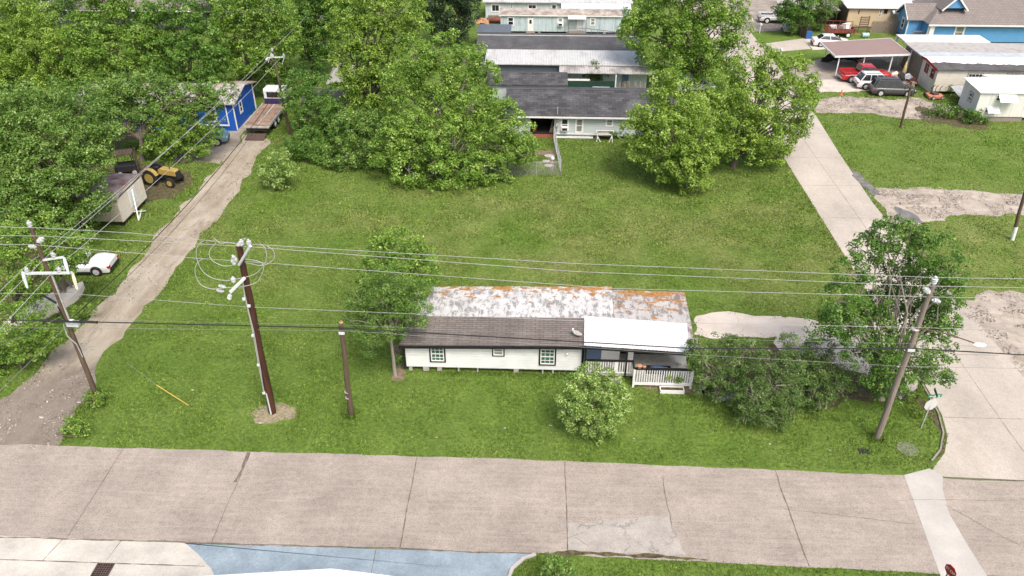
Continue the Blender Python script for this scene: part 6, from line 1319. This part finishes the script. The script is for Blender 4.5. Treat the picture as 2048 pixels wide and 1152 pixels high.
# planter, debris beside the porch
t = thing('planter_box', 'long pale planter box on the ground in front of the porch railing', 'planter', (7.95,35.0,0)); m = MB(); m.box(-.7,.7,-.2,-.15,0,.25).box(-.7,.7,.15,.2,0,.25).box(-.7,-.65,-.15,.15,0,.25).box(.65,.7,-.15,.15,0,.25).build('box', M['white'], t); MB().box(-.65,.65,-.15,.15,0,.2).build('soil', M['mulch'], t)
M['tarp'] = pm('grey_tarp', (.35,.38,.42), .2, 3, .6, bump=.5)
def crumple(label, name, loc, sx, sy, sz, mat, cat, seed=1, n=9):
    r = np.random.default_rng(seed); m = MB(); vs = []
    for j in range(n):
        for i in range(n):
            x, y = (i/(n-1)-.5)*2, (j/(n-1)-.5)*2; e = max(0, 1-(abs(x)**3+abs(y)**3)*.6); vs.append((x*sx*(1+.25*r.normal()*.6), y*sy*(1+.25*r.normal()*.6), max(.01, sz*e*(.5+.6*r.random()))))
    m.add(vs, [(j*n+i, j*n+i+1, (j+1)*n+i+1, (j+1)*n+i) for j in range(n-1) for i in range(n-1)])
    vs2 = [(x*.97, y*.97, .004) for x, y, z in vs]; m.add(vs2, [(j*n+i, (j+1)*n+i, (j+1)*n+i+1, j*n+i+1) for j in range(n-1) for i in range(n-1)])
    o = m.build(name, M[mat], fix=False); o.location = loc; return tag(o, label, cat)
crumple('crumpled grey tarpaulin caught under the shrub thicket on the lawn edge', 'tarpaulin', G(1450,795), .55, .3, .45, 'tarp', 'tarpaulin', 3)
crumple('pale torn sheet lying just right of the porch corner', 'torn_sheet', G(1400,778), .3, .14, .12, 'concblock', 'scrap', 5)
for i, (x, y, s_, lb) in enumerate([(1101,851,.09,'white scrap of litter on the lawn left of the round bush'),(873,875,.08,'small reddish scrap on the lawn below the house'),(1268,877,.06,'tiny pale scrap right of the round bush'),(385,780,.1,'pale litter scrap on the lawn beside the yellow guy marker'),(158,805,.12,'white litter in the weeds left of the wooden pole'),(520,846,.1,'white litter by the bare patch of the brown pole'),(83,835,.16,'largest pale litter sheet on the dirt alley mouth'),(1540,888,.07,'pale litter on the grass right of the round bush'),(1700,890,.06,'white fleck of litter near the grey wooden pole'),(1660,900,.06,'small white fleck of litter on the corner grass'),(1230,980,.05,'white fleck on the main road'),(1308,978,.05,'white chip on the main road beside the short crack'),(1010,856,.07,'pale scrap on the lawn below the middle of the house')]):
    crumple(lb, 'litter', G(x,y), s_*.8, s_*.5, s_*.4, 'concblock' if i != 1 else 'terracotta', 'litter', 20+i, 4)
M['manhole'] = pm('mossy_cover', (.15,.17,.1), .4, 5, .9)
o = MB().lathe([(.5,0),(.55,.015),(.5,.03)], n=18).build('manhole_cover', M['manhole']); o.location = G(1815,898); tag(o, 'round grey cover set in the corner grass near the kerb', 'manhole cover')
o = MB().box(-.3,.3,-.2,.2,0,.02).build('meter_lid', M['trim']); o.location = G(1728,903); tag(o, 'small dark meter lid in the grass right of the wooden pole foot', 'meter lid')
# mower, sheets and black frames by the white trailer home
t = thing('mower_deck', 'faded orange mower body with black levers beside the dark grey car', 'mower', (43.6,86.0,0), R(10))
M['forange'] = pm('faded_orange_paint', (.5,.2,.12), .2, 3, .6)
MB().prism([(-.9,-.5),(-.5,-.8),(.7,-.7),(.95,0),(.6,.7),(-.6,.7)], 'z', .12, .4).build('deck', M['forange'], t, bevel=.04); m = MB()
for x, y in ((.2,.2),(.5,-.1),(-.1,.3),(-.4,.1)): m.tube([(x,y,.3),(x+.05,y+.1,1.1),(x+.25,y+.1,1.3)], .04, 6)
m.build('levers', M['trim'], t); MB().box(-.3,.35,-.3,.3,.4,.6).build('engine', M['iron'], t)
for s in (-1,1): wheel(t, -.5, s*.75, .22, .14, s); wheel(t, .6, s*.72, .18, .12, s)
o = MB().slab([(45.2-45,83.4-84,.9),(50.6-45,83.4-84,.9),(50.6-45,86.2-84,1.3),(45.2-45,86.2-84,1.3)], .05).build('metal_sheet_roof', ribbed('galvanised_sheet', (.38,.40,.42), 1, .5, .6, sharp=True)); o.location = (45,84,.0); tag(o, 'low sloping stack of galvanised sheets between the cream house and the white trailer home', 'metal sheets')
t = thing('metal_gate', 'black metal frame panels propped before the galvanised sheets', 'gate', (44.6,82.6,0), R(-20)); m = MB()
for k in range(6): m.bar((k*.45,0,0),(k*.45,.1,1.3),.06)
m.bar((0,0,.3),(2.25,0,.3),.06).bar((0,.1,1.25),(2.25,.1,1.25),.06).bar((0,.05,.8),(2.25,.05,.8),.05).build('bars', M['trim'], t)
t = thing('patio_umbrella', 'folded pale yellow parasol among junk under the end of the brown carport', 'parasol', (42.7,92.6,0)); MB().cyl((0,0,0),(0,0,2.1),.03).build('pole', M['iron'], t); MB().lathe([(.2,.75),(.22,.9),(.12,1.7),(.03,2.05)], n=10).build('folded_canopy', pm('pale_yellow_cloth', (.62,.5,.2), .1, 4, .9), t, True)
r_ = random.Random(9)
for i, (x, y, mt, lb) in enumerate([(41.6,92.3,'white','white wrapped bundle under the carport end nearest the parasol'),(42.1,91.8,'trim','black bundle under the carport end'),(43.1,92.0,'white','second white bundle right of the parasol'),(41.2,91.5,'terracotta','small reddish bundle in front of the white car nose'),(43.0,90.3,'rustpaint','stack of red-brown bricks against the cream gable')]):
    crumple(lb, 'bundle', (x,y,0), .5, .45, .9, mt, 'bundle', 40+i, 6)
crumple('heap of dark stored clutter in the deep shade at the back of the carport', 'clutter_heap', (37.5,98.8,0), 2.2, .4, 1.3, 'dark', 'clutter', 60, 9)
crumple('heap of rubble and roots on the broken concrete below the metal sheets', 'rubble_heap', (45.1,80.6,0), 1.2, .7, .6, 'soil', 'rubble', 61, 10)
t = thing('wooden_fence', 'grey board fence between the tan mobile home and the bright blue house', 'fence', (45.6,112.4,0)); m = MB()
for k in range(22): m.box(k*.17, k*.17+.15, 0, .03, 0, 1.5+.1*hsh(k))
m.build('boards', M['oldwood'], t); MB().bar((0,.06,.4),(3.7,.06,.4),.08).bar((0,.06,1.2),(3.7,.06,1.2),.08).build('rails', M['oldwood'], t)
t = thing('wooden_fence', 'broken brown board fence left of the white sedan', 'fence', (35.3,111.5,0), R(-80)); m = MB()
for k in range(14):
    if k != 6: m.box(k*.2, k*.2+.17, 0, .03, 0, 1.3+.4*hsh(k,2))
m.build('boards', M['polewood'], t)
t = thing('rope_ladder_rack', 'dark wooden rack of shelves standing before the tan mobile home', 'rack', (43.9,112.4,0)); m = MB(); m.bar((0,0,0),(.1,0,2.2),.08).bar((1.3,0,0),(1.2,0,2.3),.08)
for k in range(6): m.bar((0,0,.8+k*.25),(1.3,0,.85+k*.25),.06,.12)
m.build('shelves', M['polewood'], t)
o = MB().lathe([(.3,-.45),(.32,-.4),(.32,.4),(.3,.45)], (0,0,0), 'x', 14).build('barrel', pm('pale_blue_barrel', (.35,.5,.55), .1, 3, .5), None, True); o.location = (44.1,109.9,.32); tag(o, 'pale blue barrel lying on the yard grass beyond the white sedan', 'barrel')
o = MB().box(-.4,.4,-.35,.35,0,.95).build('blue_bin', M['bluetub'], bevel=.04); o.location = (36.2,109.2,0); tag(o, 'blue plastic bin behind the tail of the white sedan', 'bin')
o = MB().lathe([(.35,-.9),(.38,-.8),(.38,.8),(.35,.9)], (0,0,0), 'x', 14).build('rusty_tank', M['rustpaint'], None, True); o.location = (-6.8,115.2,.5); tag(o, 'rust red tank lying left of the light blue mobile home', 'tank')
crumple('pile of orange and grey scrap beside the rust red tank', 'scrap_heap', (-8.6,115,0), .9, .6, .8, 'terracotta', 'scrap', 70, 7)
M['bluetruck'] = M['bluetub']
o = MB().slab([(0,0,.0),(1.9,0,.0),(1.9,1.1,.25),(0,1.1,.25)], .06).build('ramp_plate', M['iron']); o.location = (-29.0,71.0,.08); tag(o, 'rusty steel ramp plate on the ground behind the flatbed truck', 'ramp')
m = MB()
for k in range(7): m.bar((k*.5,k*.9,0),(k*.5+.25,k*.9+.1,1.1),.12,.03)
m.bar((0,0,.8),(3.2,6,.9),.07)
o = m.build('slatted_fence', M['polewood']); o.location = (-25.2,68.6,0); tag(o, 'collapsed dark slatted fence along the right side of the alley head', 'fence')

# loose stones on the unpaved lane and the broken drives
def stones(label, n, poly, smin, smax, mat):
    xs = [q[0] for q in poly]; ys = [q[1] for q in poly]; X = rng.uniform(min(xs)-.4, max(xs)+.4, n); Y = rng.uniform(min(ys), max(ys), n)
    ok = inpoly(X + rng.normal(0,.25,n), Y + rng.normal(0,.25,n), poly) & (vnoise(X, Y, .9, 21) > .42) & (vnoise(X, Y, 3, 22) > .3); X, Y = X[ok], Y[ok]; n = len(X); s = rng.uniform(smin, smax, n)
    P = np.stack([X, Y, s*.35+.012], 1); N = unit(rng.normal(size=(n,3))*.45 + np.array([0,0,1.0])); V = leaf_quads(P, N, s, .8)
    return tag(fast_quads('gravel', V, rng.random(n), M[mat], None), label, 'gravel', None, 'stuff')
M['stone'] = leafmat('gravel_stone', (.15,.125,.1), (.36,.31,.26), (.5,.45,.4), 0)
stones('pale loose gravel over the dirt alley', 15000, NOG[0], .03, .11, 'stone')
for p, n_, lb in ((NOG[13], 9000, 'loose gravel on the cross drive'), (NOG[14], 14000, 'loose gravel on the right-hand corner'), (NOG[15], 9000, 'loose gravel on the upper broken drive')): stones(lb, n_, p, .05, .14, 'stone')
